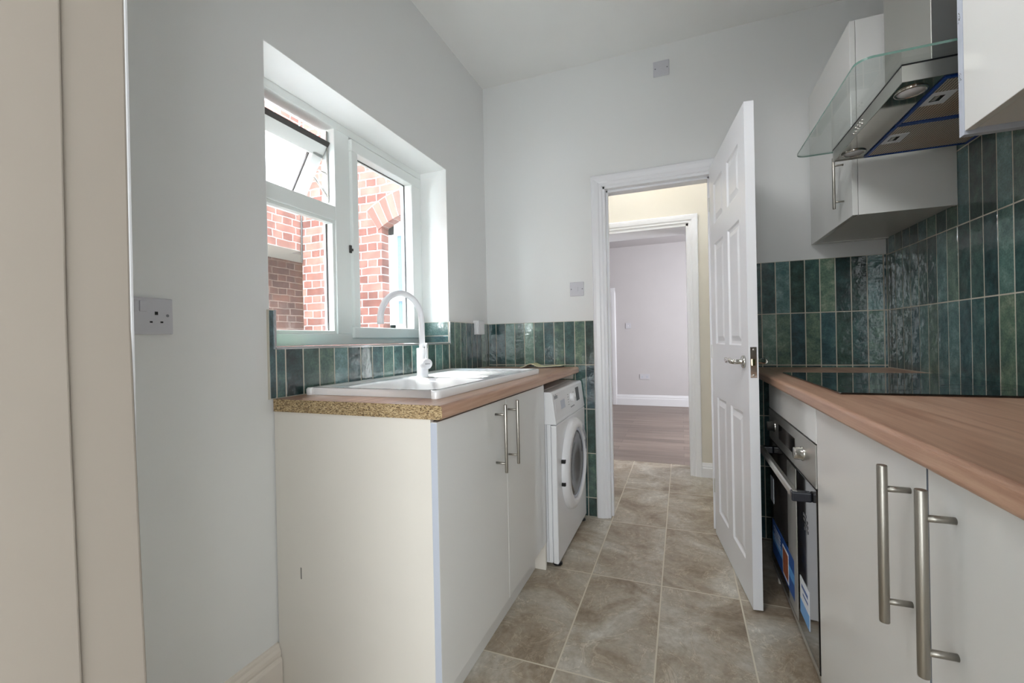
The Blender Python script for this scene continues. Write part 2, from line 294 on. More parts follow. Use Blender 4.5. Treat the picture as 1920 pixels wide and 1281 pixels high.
# ------------------------------------------------------------------ mesh helper
class MB:
    def __init__(s): s.bm = bmesh.new()
    def box(s, a, b, mi=0):
        x0, y0, z0 = (min(a[i], b[i]) for i in range(3)); x1, y1, z1 = (max(a[i], b[i]) for i in range(3))
        v = [s.bm.verts.new(c) for c in ((x0, y0, z0), (x1, y0, z0), (x1, y1, z0), (x0, y1, z0), (x0, y0, z1), (x1, y0, z1), (x1, y1, z1), (x0, y1, z1))]
        for f in ((0, 3, 2, 1), (4, 5, 6, 7), (0, 1, 5, 4), (1, 2, 6, 5), (2, 3, 7, 6), (3, 0, 4, 7)):
            q = s.bm.faces.new([v[i] for i in f]); q.material_index = mi
        return s
    def prism(s, prof, place, a, b, mi=0, capmi=None):
        """prof: list of 2D points; place(u, v, t) -> xyz; swept t from a to b"""
        A = [s.bm.verts.new(place(u, v, a)) for u, v in prof]; B = [s.bm.verts.new(place(u, v, b)) for u, v in prof]
        k = len(prof)
        for i in range(k):
            s.bm.faces.new((A[i], A[(i + 1) % k], B[(i + 1) % k], B[i])).material_index = mi
        s.bm.faces.new(A[::-1]).material_index = mi if capmi is None else capmi
        s.bm.faces.new(B).material_index = mi if capmi is None else capmi
        return s
    def tube(s, pts, r, seg=16, mi=0, caps=True):
        pts = [Vector(p) for p in pts]; rings = []
        rr = r if isinstance(r, (list, tuple)) else [r] * len(pts)
        up = None
        for i, p in enumerate(pts):
            d = (pts[min(i + 1, len(pts) - 1)] - pts[max(i - 1, 0)]).normalized()
            if up is None:
                up = Vector((0, 0, 1)) if abs(d.z) < 0.9 else Vector((1, 0, 0))
            x = d.cross(up).normalized(); y = d.cross(x).normalized(); up = -y if False else up
            up = (x.cross(d)).normalized()
            rings.append([s.bm.verts.new(p + (x * math.cos(2 * math.pi * k / seg) + up * math.sin(2 * math.pi * k / seg)) * rr[i]) for k in range(seg)])
        for a, b in zip(rings, rings[1:]):
            for k in range(seg):
                f = s.bm.faces.new((a[k], a[(k + 1) % seg], b[(k + 1) % seg], b[k])); f.smooth = True; f.material_index = mi
        if caps:
            s.bm.faces.new(rings[0][::-1]).material_index = mi; s.bm.faces.new(rings[-1]).material_index = mi
        return s
    def lathe(s, prof, origin, axis, seg=40, mi=0, sx=1.0, smooth=True):
        """prof: (radius, height) list along axis"""
        ax = Vector(axis).normalized(); t = Vector((0, 0, 1)) if abs(ax.z) < 0.9 else Vector((0, 1, 0))
        u = ax.cross(t).normalized(); v = ax.cross(u).normalized(); o = Vector(origin); rings = []
        for r, h in prof:
            if r < 1e-6: rings.append([s.bm.verts.new(o + ax * h)])
            else: rings.append([s.bm.verts.new(o + ax * h + (u * math.cos(2 * math.pi * k / seg) * sx + v * math.sin(2 * math.pi * k / seg)) * r) for k in range(seg)])
        for a, b in zip(rings, rings[1:]):
            for k in range(seg):
                if len(a) == 1 and len(b) == 1: continue
                if len(a) == 1: q = (a[0], b[(k + 1) % seg], b[k])
                elif len(b) == 1: q = (a[k], a[(k + 1) % seg], b[0])
                else: q = (a[k], a[(k + 1) % seg], b[(k + 1) % seg], b[k])
                f = s.bm.faces.new(q); f.smooth = smooth; f.material_index = mi
        return s
    def build(s, name, mats, parent=None, bevel=0, segs=2, loc=None, smooth=False, rot=None):
        bmesh.ops.recalc_face_normals(s.bm, faces=s.bm.faces)
        me = bpy.data.meshes.new(name); s.bm.to_mesh(me); s.bm.free()
        for k in (mats if isinstance(mats, (list, tuple)) else [mats]): me.materials.append(MT[k])
        if smooth:
            for p in me.polygons: p.use_smooth = True
        o = bpy.data.objects.new(name, me); COL.objects.link(o)
        if parent is not None: o.parent = parent
        if loc is not None: o.location = loc
        if rot is not None: o.rotation_euler = rot
        if bevel:
            b = o.modifiers.new('edge', 'BEVEL'); b.width = bevel; b.segments = segs; b.limit_method = 'ANGLE'; b.angle_limit = R(40)
        return o

def tag(o, label=None, cat=None, group=None, kind=None):
    if label: o['label'] = label
    if cat: o['category'] = cat
    if group: o['group'] = group
    if kind: o['kind'] = kind
    return o
def thing(name, loc, label, cat, group=None, rz=0):
    o = bpy.data.objects.new(name, None); COL.objects.link(o); o.location = loc; o.rotation_euler = (0, 0, rz); o.empty_display_size = 0.1
    return tag(o, label, cat, group)
def struct(name, loc=(0, 0, 0)):
    o = bpy.data.objects.new(name, None); COL.objects.link(o); o.location = loc; o['kind'] = 'structure'; o.empty_display_size = 0.1
    return o
class Off:
    """boxes given in world coordinates, built relative to a thing's base"""
def rel(p, o): return tuple(p[i] - o[i] for i in range(3))
def WB(base, boxes, name, mats, parent, bevel=0, segs=2):
    mb = MB()
    for bx in boxes:
        mb.box(rel(bx[0], base), rel(bx[1], base), bx[2] if len(bx) > 2 else 0)
    return mb.build(name, mats, parent, bevel, segs)
def text_mesh(name, body, size, mtl, parent, loc, rot, depth=0.0004):
    c = bpy.data.curves.new(name, 'FONT'); c.body = body; c.size = size; c.extrude = depth; c.align_x = 'CENTER'; c.align_y = 'CENTER'
    o = bpy.data.objects.new(name + '_tmp', c); COL.objects.link(o)
    dg = bpy.context.evaluated_depsgraph_get(); me = bpy.data.meshes.new_from_object(o.evaluated_get(dg))
    bpy.data.objects.remove(o); me.materials.clear(); me.materials.append(MT[mtl])
    q = bpy.data.objects.new(name, me); COL.objects.link(q); q.parent = parent; q.location = loc; q.rotation_euler = rot
    return q

# ------------------------------------------------------------------ room dimensions
H = 2.741; W = 2.141
WT = 0.908          # worktop top
ZT = 1.187          # left tile top
WY0, WY1, WZ0, WZ1 = -1.647, -0.512, 1.072, 2.03      # window reveal in left wall
OX0, OX1, OZ = 0.772, 1.372, 1.985                    # doorway in back wall

# floor (kitchen + hall share the tile), living room floor
o = MB().box((-0.02, -5.2, -0.08), (2.35, 1.30, 0)).build('floor', 'floor'); tag(o, kind='structure')
o = MB().box((-1.7, 1.30, -0.08), (3.1, 6.6, 0.001)).build('floor', 'livingfloor'); tag(o, kind='structure')
o = MB().box((-0.02, -2.44, H), (W + 0.02, 0.14, H + 0.1)).build('ceiling', 'ceiling'); tag(o, kind='structure')
# left wall with window opening, 0.30 thick
T = -0.30
o = (MB().box((T, -2.44, -0.08), (0, WY0, H)).box((T, WY1, -0.08), (0, 0.14, H)).box((T, WY0, -0.08), (0, WY1, WZ0 - 0.004)).box((T, WY0, WZ1), (0, WY1, H))).build('wall_left', 'wall'); tag(o, kind='structure')
wall_left = o
MT['reveal'] = mat('window_lit_reveal', srgb(243, 244, 243), 0.7, spec=0.3)  # lighter than the wall paint, building window light into the reveal colour
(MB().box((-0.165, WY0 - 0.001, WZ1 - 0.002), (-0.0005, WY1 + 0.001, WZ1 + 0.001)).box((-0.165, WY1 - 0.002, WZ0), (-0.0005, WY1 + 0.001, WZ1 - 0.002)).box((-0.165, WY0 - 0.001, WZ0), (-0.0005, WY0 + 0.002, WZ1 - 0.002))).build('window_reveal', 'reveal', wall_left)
# back wall with doorway
o = (MB().box((0, 0, 0), (OX0, 0.14, H)).box((OX1, 0, 0), (W, 0.14, H)).box((OX0, 0, OZ), (OX1, 0.14, H))).build('wall_back', 'wall'); tag(o, kind='structure')
wall_back = o
o = MB().box((W, -2.44, 0), (W + 0.15, 0.14, H)).build('wall_right', 'wall'); tag(o, kind='structure')
wall_right = o
# near wall either side of the doorway the camera stands in
o = (MB().box((0, -2.44, 0), (0.49, -2.31, H)).box((1.50, -2.44, 0), (W, -2.31, H)).box((0.49, -2.44, 2.10), (1.50, -2.31, H))).build('wall_near', 'wall'); tag(o, kind='structure')
# near door jamb, slightly bowed to follow the lens curve, with a stop bead
def jx(z):
    return 0.5485 if z > 1.1 else 0.5485 + 0.046 * ((1.1 - z) / 1.1) ** 1.15
dn = struct('door_2', (0.52, -2.4, 0))
mb = MB(); zs = [0, 0.2, 0.4, 0.6, 0.8, 0.95, 1.1, 1.6, 2.10]
def jamb(mb, y0, y1, x0, dx, rnd_edge=False):
    prof = [(0, y0), (0, y1), (1, y1), (1, y0)]
    prev = None
    for z in zs:
        c = [mb.bm.verts.new(rel(p, (0.52, -2.4, 0))) for p in ((x0, y0, z), (x0, y1, z), (jx(z) + dx, y1, z), (jx(z) + dx, y0, z))]
        if prev:
            for i in range(4): mb.bm.faces.new((prev[i], prev[(i + 1) % 4], c[(i + 1) % 4], c[i]))
        else: mb.bm.faces.new(c[::-1])
        prev = c
    mb.bm.faces.new(prev)
jamb(mb, -2.46, -2.30, 0.49, 0)
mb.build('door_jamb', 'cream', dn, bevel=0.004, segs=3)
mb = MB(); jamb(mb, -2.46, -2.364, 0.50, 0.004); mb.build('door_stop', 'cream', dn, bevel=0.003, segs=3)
WB((0.52, -2.4, 0), [((0.45, -2.312, 0), (0.5475, -2.296, 2.10)), ], 'architrave', 'gloss_white', dn, 0.004)
WB((0.52, -2.4, 0), [((0.5485, -2.46, 2.05), (1.50, -2.30, 2.10)), ((1.46, -2.46, 0), (1.50, -2.30, 2.05))], 'door_jamb', 'cream', dn, 0.003)
# rear room shell behind the camera
o = (MB().box((-0.05, -5.2, 0), (0, -2.44, H)).box((2.35, -5.2, 0), (2.40, -2.44, H)).box((0, -5.25, 0), (2.35, -5.2, H))).build('wall_rear_room', 'wall'); tag(o, kind='structure')
o = MB().box((0, -5.2, H), (2.35, -2.44, H + 0.05)).build('ceiling', 'ceiling'); tag(o, kind='structure')

# hall: side walls, ceiling, wall with second doorway (0.3 thick)
HX0, HX1, HZ = 0.46, 1.262, 1.955
o = (MB().box((0.20, 0.14, 0), (0.30, 1.01, 2.6)).box((2.05, 0.14, 0), (2.141, 1.01, 2.6))).build('wall_hall_side', 'warmwall'); tag(o, kind='structure')
o = (MB().box((-0.0, 1.01, 0), (HX0, 1.30, 2.74)).box((HX1, 1.01, 0), (2.3, 1.30, 2.74)).box((HX0, 1.01, HZ), (HX1, 1.30, 2.74))).build('wall_hall', 'warmwall'); tag(o, kind='structure')
o = MB().box((0.30, 0.14, 2.68), (2.05, 1.01, 2.74)).build('ceiling', 'ceiling'); tag(o, kind='structure')
# living room
FY = 4.605
o = (MB().box((-1.7, 1.30, 0), (0.0, 1.34, 2.6)).box((2.3, 1.30, 0), (3.1, 1.34, 2.6)).box((-1.75, 1.30, 0), (-1.7, FY, 2.6)).box((3.1, 1.30, 0), (3.15, FY, 2.6))
     .box((0.105, FY, 0), (3.1, FY + 0.12, 2.6)).box((-1.7, FY, 0), (-0.70, FY + 0.12, 2.6)).box((-0.70, FY, 1.80), (0.105, FY + 0.12, 2.6))).build('wall_living_room', 'mauve'); tag(o, kind='structure')
o = MB().box((-1.7, 1.30, 2.55), (3.1, 6.6, 2.6)).build('ceiling', 'mauve'); tag(o, kind='structure')
o = (MB().box((-1.7, FY + 0.12, 0), (-1.65, 6.6, 2.55)).box((3.05, FY + 0.12, 0), (3.1, 6.6, 2.55)).box((-1.7, 6.55, 0), (3.1, 6.6, 2.55))).build('wall_far_room', 'mauve'); tag(o, kind='structure')

# casings ------------------------------------------------------------
ARCH = [(0, 0), (0.066, 0), (0.066, 0.006), (0.060, 0.010), (0.048, 0.011), (0.040, 0.016), (0.020, 0.019), (0.006, 0.019), (0, 0.014)]
def casing(parent, base, x0, x1, ztop, y, ny, wdt=0.066, sides=(1, 1), mtl='gloss_white'):
    """architrave frame around an opening; thick edge towards the outside"""
    k = wdt / 0.066
    prof = [(wdt - u * k, v) for u, v in ARCH]   # u from opening edge outward
    mb = MB()
    if sides[0]: mb.prism(prof, lambda u, v, t: rel((x0 - u, y + ny * v, t), base), 0, ztop + wdt if True else ztop)
    if sides[1]: mb.prism(prof, lambda u, v, t: rel((x1 + u, y + ny * v, t), base), 0, ztop + wdt)
    mb.prism(prof, lambda u, v, t: rel((t, y + ny * (v + 0.0006), ztop + u), base), x0 - wdt, x1 + wdt)
    return mb.build('architrave', mtl, parent)
d1 = struct('door_1', (1.07, 0, 0)); b = (1.07, 0, 0)
casing(d1, b, OX0, OX1, OZ, 0, -1)
WB(b, [((OX0 - 0.002, -0.003, 0), (OX0 + 0.014, 0.143, OZ)), ((OX1 - 0.012, -0.003, 0), (OX1 + 0.002, 0.143, OZ)), ((OX0, -0.003, OZ - 0.016), (OX1, 0.143, OZ + 0.002))], 'door_lining', 'gloss_white', d1, 0.001)
WB(b, [((OX0 + 0.014, 0.036, 0), (OX0 + 0.026, 0.066, OZ - 0.016)), ((OX1 - 0.024, 0.036, 0), (OX1 - 0.012, 0.066, OZ - 0.016)), ((OX0 + 0.014, 0.036, OZ - 0.028), (OX1 - 0.012, 0.066, OZ - 0.016))], 'door_stop', 'gloss_white', d1, 0.001)
d3 = struct('door_3', (0.86, 1.01, 0)); b = (0.86, 1.01, 0)
casing(d3, b, HX0, HX1, HZ, 1.01, -1)
WB(b, [((HX0 - 0.002, 1.008, 0), (HX0 + 0.018, 1.302, HZ)), ((HX1 - 0.018, 1.008, 0), (HX1 + 0.002, 1.302, HZ)), ((HX0, 1.008, HZ - 0.02), (HX1, 1.302, HZ + 0.002))], 'door_lining', 'gloss_white', d3, 0.001)
d4 = struct('door_4', (-0.3, FY, 0)); b = (-0.3, FY, 0)
casing(d4, b, -0.70, 0.105, 1.80, FY, -1, 0.10)
WB(b, [((0.088, FY - 0.002, 0), (0.107, FY + 0.122, 1.80)), ((-0.702, FY - 0.002, 0), (-0.684, FY + 0.122, 1.80))], 'door_lining', 'gloss_white', d4, 0.001)
WB(b, [((-0.68, FY + 0.05, 0.01), (0.066, FY + 0.09, 1.79))], 'door_leaf', 'gloss_white', d4, 0.001)

# skirtings -----------------------------------------------------------
SK = [(0, 0), (0.019, 0), (0.019, 0.092), (0.0165, 0.100), (0.0125, 0.104), (0.0145, 0.112), (0.0135, 0.122), (0.0085, 0.131), (0.0075, 0.139), (0.005, 0.144), (0, 0.146)]
o = MB().prism(SK, lambda u, v, t: (u, t, v), -2.30, -1.640).build('baseboard_left', 'skirt'); tag(o, kind='structure')
o = MB().prism([(u, v * 0.75) for u, v in SK], lambda u, v, t: (t, 1.01 - u, v), HX1 + 0.066, 2.05).build('baseboard_hall', 'gloss_white'); tag(o, kind='structure')
o = MB().prism([(u, v * 1.15) for u, v in SK], lambda u, v, t: (t, FY - u, v), 0.205, 3.1).build('baseboard_living_room', 'gloss_white'); tag(o, kind='structure')

# wall tiles ----------------------------------------------------------
def tile_panel(name, parent, rects, place, thick=0.009, mortar=0.0026, tone=(0, 1)):
    """rects: (u0, v0, u1, v1) tile cells; place(u, v, n) -> xyz. Grout bed plus pillowed tiles in one mesh."""
    bm = bmesh.new(); lay = bm.loops.layers.float_color.new('tint')
    hue = 0.5
    def quad(vs, mi, val, sm=False):
        f = bm.faces.new([bm.verts.new(v) for v in vs]); f.material_index = mi; f.smooth = sm
        for lp in f.loops: lp[lay] = (val, hue, val, 1)
    for (u0, v0, u1, v1) in rects:
        g = thick - 0.0006; z = 0.0
        quad([place(u0, v0, g), place(u1, v0, g), place(u1, v1, g), place(u0, v1, g)], 1, 0)
        for a, b2 in (((u0, v0), (u1, v0)), ((u1, v0), (u1, v1)), ((u1, v1), (u0, v1)), ((u0, v1), (u0, v0))):
            quad([place(a[0], a[1], z), place(b2[0], b2[1], z), place(b2[0], b2[1], g), place(a[0], a[1], g)], 1, 0)
        m_ = mortar / 2
        if u1 - u0 < 0.008 or v1 - v0 < 0.008: continue
        a0, c0, a1, c1 = u0 + m_, v0 + m_, u1 - m_, v1 - m_
        val = tone[0] + (tone[1] - tone[0]) * rnd.random(); hue = rnd.random(); tu = (rnd.random() - 0.5) * 0.010; tv = (rnd.random() - 0.5) * 0.004
        e = 0.0018
        def h(u, v):
            return thick + tu * (u - (a0 + a1) / 2) + tv * (v - (c0 + c1) / 2)
        out = [(a0, c0), (a1, c0), (a1, c1), (a0, c1)]; inn = [(a0 + e, c0 + e), (a1 - e, c0 + e), (a1 - e, c1 - e), (a0 + e, c1 - e)]
        quad([place(u, v, h(u, v)) for u, v in inn], 0, val)
        for i in range(4):
            j = (i + 1) % 4
            quad([place(*out[i], thick - 0.0012), place(*out[j], thick - 0.0012), place(*inn[j], h(*inn[j])), place(*inn[i], h(*inn[i]))], 0, val)
    bmesh.ops.remove_doubles(bm, verts=bm.verts, dist=1e-5)
    bmesh.ops.recalc_face_normals(bm, faces=bm.faces)
    me = bpy.data.meshes.new(name); bm.to_mesh(me); bm.free(); me.materials.append(MT['tile']); me.materials.append(MT['grout'])
    o = bpy.data.objects.new(name, me); COL.objects.link(o); o.parent = parent
    return o
PITCH = 0.0653; ROWS = [0.115 - 0.268 + 0.153, 0.115, 0.383, 0.651, 0.919, 1.187, 1.455, 1.723, 1.991]
ROWS[0] = 0.0
def cells(u0, u1, v0, v1, start, pitch, hole=None):
    us = [start + pitch * k for k in range(-60, 80)]; us = [u0] + [u for u in us if u0 + 0.004 < u < u1 - 0.004] + [u1]
    if hole:
        for hx in (hole[0], hole[1]):
            if not any(abs(hx - u) < 0.006 for u in us): us.append(hx)
            else: us[min(range(len(us)), key=lambda i: abs(us[i] - hx))] = hx
        us.sort()
    vs = [v0] + [v for v in ROWS if v0 + 0.02 < v < v1 - 0.004] + [v1]
    out = []
    for a, b2 in zip(us, us[1:]):
        for c, d in zip(vs, vs[1:]):
            if hole and a >= hole[0] - 1e-4 and b2 <= hole[1] + 1e-4:
                d = min(d, hole[2])
                if d - c < 0.01: continue
            out.append((a, c, b2, d))
    return out
# left wall: u runs along y
tile_panel('wall_tiles', wall_left, cells(-1.655, -0.0, WT, ZT, -0.033 - 0.071 * 23, 0.0707, (-1.630, -0.527, WZ0 - 0.004)), lambda u, v, n_: (n_, u, v))
# reveal tiles (horizontal courses) on far and near reveals
tile_panel('reveal_tiles', wall_left, [(-0.16, WZ0, 0.008, WZ0 + 0.038), (-0.16, WZ0 + 0.038, 0.008, ZT)], lambda u, v, n_: (u, WY1 - n_ - 0.002, v), 0.009, tone=(0.8, 1.1))
tile_panel('reveal_tiles', wall_left, [(-0.16, WZ0, 0.008, WZ0 + 0.038), (-0.16, WZ0 + 0.038, 0.008, ZT)], lambda u, v, n_: (u, WY0 + n_ + 0.006, v), 0.009)
# sill tiles
tile_panel('sill_tiles', wall_left, [(-0.16, WY0 + 0.02 + 0.276 * k, 0.006, min(WY0 + 0.02 + 0.276 * (k + 1), WY1 - 0.012)) for k in range(4)], lambda u, v, n_: (u, v, WZ0 - 0.0105 + n_ * 0.9), 0.008)
mb = MB()
mb.box((0.0, -1.632, WZ0 - 0.010), (0.013, -0.516, WZ0 - 0.001)); mb.box((0.002, -1.636, WZ0 - 0.010), (0.0125, -1.630, ZT)); mb.box((0.002, -0.526, WZ0 - 0.010), (0.0125, -0.519, ZT))
mb.build('tile_trim', 'trimsteel', wall_left, 0.001)
# back wall left and right of the doorway
tile_panel('wall_tiles', wall_back, cells(0.010, OX0 - 0.066, 0, ZT, 0, PITCH), lambda u, v, n_: (u, -n_, v))
tile_panel('wall_tiles', wall_back, cells(OX1 + 0.09, W - 0.009, 0, 1.459, 1.596, PITCH), lambda u, v, n_: (u, -n_, v))
tile_panel('wall_tiles', wall_right, cells(-2.30, -0.0, WT, 1.991, -0.024 - 0.0709 * 40, 0.0709), lambda u, v, n_: (W - n_, u, v))

# ------------------------------------------------------------------ kitchen window (upvc)
WIN = (-0.2, -1.08, WZ0)
win = struct('window_1', WIN)
X0, X1 = -0.235, -0.165
def wbx(y0, y1, z0, z1, x0=X0, x1=X1): return ((x0, y0, z0), (x1, y1, z1))
WB(WIN, [wbx(WY0, WY1, 1.996, WZ1), wbx(WY0, WY1, WZ0, 1.118), wbx(WY0, -1.607, 1.118, 1.996), wbx(-0.552, WY1, 1.118, 1.996), wbx(-1.175, -1.085, 1.118, 1.996), wbx(-1.607, -1.175, 1.600, 1.662)], 'window_frame', 'upvc', win, 0.003)
# glazing beads lower left light
WB(WIN, [wbx(-1.607, -1.175, 1.118, 1.132, -0.20, -0.172), wbx(-1.607, -1.175, 1.588, 1.600, -0.20, -0.172), wbx(-1.187, -1.175, 1.132, 1.588, -0.20, -0.172), wbx(-1.607, -1.595, 1.132, 1.588, -0.20, -0.172)], 'glazing_bead', 'upvc', win, 0.002)
WB(WIN, [wbx(-1.600, -1.182, 1.124, 1.594, -0.2125, -0.2085)], 'window_pane', 'glass', win)
WB(WIN, [wbx(-1.600, -1.182, 1.124, 1.594, -0.2285, -0.2245)], 'window_pane', 'glass', win)
WB(WIN, [wbx(-1.190, -1.187, 1.132, 1.588, -0.208, -0.200)], 'glazing_gasket', 'rubber', win)
# right casement sash
WB(WIN, [wbx(-1.088, -0.548, 1.100, 1.150, -0.225, -0.150), wbx(-1.088, -0.548, 1.932, 1.984, -0.225, -0.150), wbx(-1.088, -1.048, 1.150, 1.932, -0.225, -0.150), wbx(-0.625, -0.548, 1.150, 1.932, -0.225, -0.150)], 'casement_sash', 'upvc', win, 0.004)
WB(WIN, [wbx(-1.055, -0.615, 1.142, 1.940, -0.2125, -0.2085)], 'window_pane', 'glass', win)
WB(WIN, [wbx(-1.055, -0.615, 1.142, 1.940, -0.1985, -0.1945)], 'window_pane', 'glass', win)
WB(WIN, [wbx(-0.628, -0.625, 1.150, 1.932, -0.203, -0.196), wbx(-1.048, -0.628, 1.929, 1.932, -0.203, -0.196)], 'glazing_gasket', 'rubber', win)
# casement latch
WB(WIN, [((-0.165, -1.098, 1.478), (-0.158, -1.086, 1.512)), ((-0.158, -1.097, 1.486), (-0.150, -1.087, 1.496))], 'window_latch', 'rubber', win, 0.001)
# top hung sash, pushed open
ts = bpy.data.objects.new('top_sash', None); COL.objects.link(ts); ts.parent = win
A0 = (-0.200, -1.39, 1.935); ts.location = rel(A0, WIN); ts.rotation_euler = (0, R(32), 0)
# local: x out(-)/in(+), z down negative
mb = MB(); S0, S1, SZ = -0.21, 0.208, -0.335
for bx_ in (((-0.045, S0, -0.068), (0.012, S1, 0)), ((-0.045, S0, SZ), (0.012, S1, SZ + 0.055)), ((-0.045, S0, SZ + 0.05), (0.012, S0 + 0.055, -0.05)), ((-0.045, S1 - 0.055, SZ + 0.05), (0.012, S1, -0.05))): mb.box(*bx_)
mb.build('sash_frame', 'upvc', ts, 0.003)
MB().box((-0.018, S0 + 0.05, SZ + 0.05), (-0.014, S1 - 0.05, -0.045)).build('window_pane', 'frosted', ts)
mb = MB(); mb.box((-0.052, S0 - 0.004, -0.014), (0.0135, S1 + 0.004, 0.008)); mb.box((-0.05, S1, SZ + 0.004), (-0.036, S1 + 0.004, 0)); mb.box((-0.013, S1 - 0.062, SZ + 0.055), (-0.004, S1 - 0.055, -0.05)); mb.build('sash_gasket', 'rubber', ts, 0.001)
mb = MB(); P0 = WIN
def bar(p, q, wd=0.010, th=0.002):
    p, q = Vector(p), Vector(q); mb.tube([Vector(rel(p, P0)), Vector(rel(q, P0))], wd / 2, 6)
bar((-0.20, -1.180, 1.985), (-0.20, -1.180, 1.68), 0.008); bar((-0.20, -1.183, 1.80), (-0.31, -1.181, 1.86)); bar((-0.20, -1.183, 1.70), (-0.27, -1.181, 1.80)); bar((-0.20, -1.182, 1.92), (-0.24, -1.182, 1.87))
mb.build('friction_stay', 'steel', win)

# ------------------------------------------------------------------ brick houses outside
o = thing('brick_house', (-1.6, 0.7, 0), 'red brick house wall with a white arched sash window, beyond the kitchen window', 'building')
hb = (-1.6, 0.7, 0)
mb = MB()
YB = 0.70; ax0, ax1, az0, az1 = -1.372, -0.55, 1.18, 2.14
for bx_ in (((-2.34, YB, -0.5), (ax0, YB + 0.22, 4.2)), ((ax1, YB, -0.5), (-0.30, YB + 0.22, 4.2)), ((ax0, YB, -0.5), (ax1, YB + 0.22, az0)), ((ax0, YB, az1 + 0.20), (ax1, YB + 0.22, 4.2))): mb.box(rel(bx_[0], hb), rel(bx_[1], hb))
mb.build('brick_wall', 'brick', o)
# spandrel between the arch and the square opening
mb = MB(); n_ = 12; cxm = (ax0 + ax1) / 2; ra = 0.80; zc = az1 + 0.12 - ra
arc = []
for k in range(n_ + 1):
    xx = ax0 + (ax1 - ax0) * k / n_; arc.append((xx, zc + math.sqrt(max(ra ** 2 - (xx - cxm) ** 2, 0))))
# arch ring of soldier bricks standing proud of the wall
aa0 = math.acos((ax1 - cxm) / ra); NB = 15
for k in range(NB):
    t0 = aa0 - 0.05 + (math.pi - 2 * aa0 + 0.10) * k / NB; t1 = aa0 - 0.05 + (math.pi - 2 * aa0 + 0.10) * (k + 1) / NB; g_ = 0.006
    q_ = [(cxm + r_ * math.cos(t), zc + r_ * math.sin(t)) for r_, t in ((ra, t0 + g_), (ra + 0.225, t0 + g_ * 0.7), (ra + 0.225, t1 - g_ * 0.7), (ra, t1 - g_))]
    mb.prism(q_, lambda u, v, t: rel((u, t, v), hb), YB - 0.008, YB + 0.10, k % 2)
q_ = [(cxm + r_ * math.cos(aa0 - 0.05 + (math.pi - 2 * aa0 + 0.10) * k / 16), zc + r_ * math.sin(aa0 - 0.05 + (math.pi - 2 * aa0 + 0.10) * k / 16)) for r_, ks in ((ra + 0.004, range(17)), (ra + 0.235, range(16, -1, -1))) for k in ks]
mb.prism(q_, lambda u, v, t: rel((u, t, v), hb), YB - 0.003, YB + 0.095, 2)
MT['arch_a'] = mat('arch_brick', srgb(108, 64, 54), 0.9, noise_col=0.2, nscale=20); MT['arch_b'] = mat('arch_brick_pale', srgb(122, 80, 68), 0.9, noise_col=0.2, nscale=20); MT['mortar'] = mat('lime_mortar', srgb(148, 140, 134), 0.9)
mb.build('brick_arch', ['arch_a', 'arch_b', 'mortar'], o)
WB(hb, [((ax0, YB + 0.10, az0), (ax0 + 0.07, YB + 0.16, az1 + 0.20)), ((ax1 - 0.07, YB + 0.10, az0), (ax1, YB + 0.16, az1 + 0.20)), ((ax0, YB + 0.10, az1 - 0.05), (ax1, YB + 0.16, az1 + 0.20)), ((ax0, YB + 0.10, az0), (ax1, YB + 0.18, az0 + 0.07)), ((ax0, YB + 0.11, 1.47), (ax1, YB + 0.17, 1.53))], 'sash_frame', 'upvc', o, 0.004)
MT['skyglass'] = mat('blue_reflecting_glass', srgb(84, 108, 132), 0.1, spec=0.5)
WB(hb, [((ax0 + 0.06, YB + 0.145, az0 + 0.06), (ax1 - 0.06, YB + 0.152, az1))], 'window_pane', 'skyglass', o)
WB(hb, [((ax0 - 0.05, YB - 0.05, az0 - 0.07), (ax1 + 0.05, YB + 0.10, az0))], 'window_sill', 'soffit', o, 0.004)
mb = MB(); mb.tube([rel((-2.33, YB - 0.012, 3.2), hb), rel((-2.325, YB - 0.012, 2.6), hb), rel((-2.335, YB - 0.012, 1.9), hb)], 0.008, 8); mb.build('cable', 'rubber', o)
mb = MB(); mb.tube([rel((-2.02, YB, 1.965), hb), rel((-2.02, YB - 0.03, 1.95), hb), rel((-2.0, YB - 0.045, 1.93), hb), rel((-1.985, YB - 0.03, 1.95), hb)], 0.006, 8); mb.build('wall_hook', 'rubber', o)
o = thing('neighbouring_house', (-2.6, -0.5, 0), 'brick building with an overhanging upper storey and pale soffit, left outside the window', 'building')
hb = (-2.6, -0.5, 0)
WB(hb, [((-2.60, -6, 2.017), (-2.345, 0.695, 4.2))], 'upper_wall', 'brick_side', o)
WB(hb, [((-3.1, -6, 2.04), (-2.60, 3.5, 2.5)), ((-2.60, -6, 2.014), (-2.347, 0.694, 2.03)), ((-2.60, 0.93, 2.03), (-2.36, 3.5, 2.5))], 'soffit', 'soffit', o)
WB(hb, [((-3.1, -6, -0.5), (-2.95, 3.5, 2.04)), ((-3.1, 3.5, -0.5), (-2.36, 3.6, 2.5))], 'lower_wall', 'brick_dark', o)
o = MB().box((-6, -7, -0.6), (-0.30, 4, -0.5)).build('yard_ground', 'soffit'); tag(o, kind='structure')

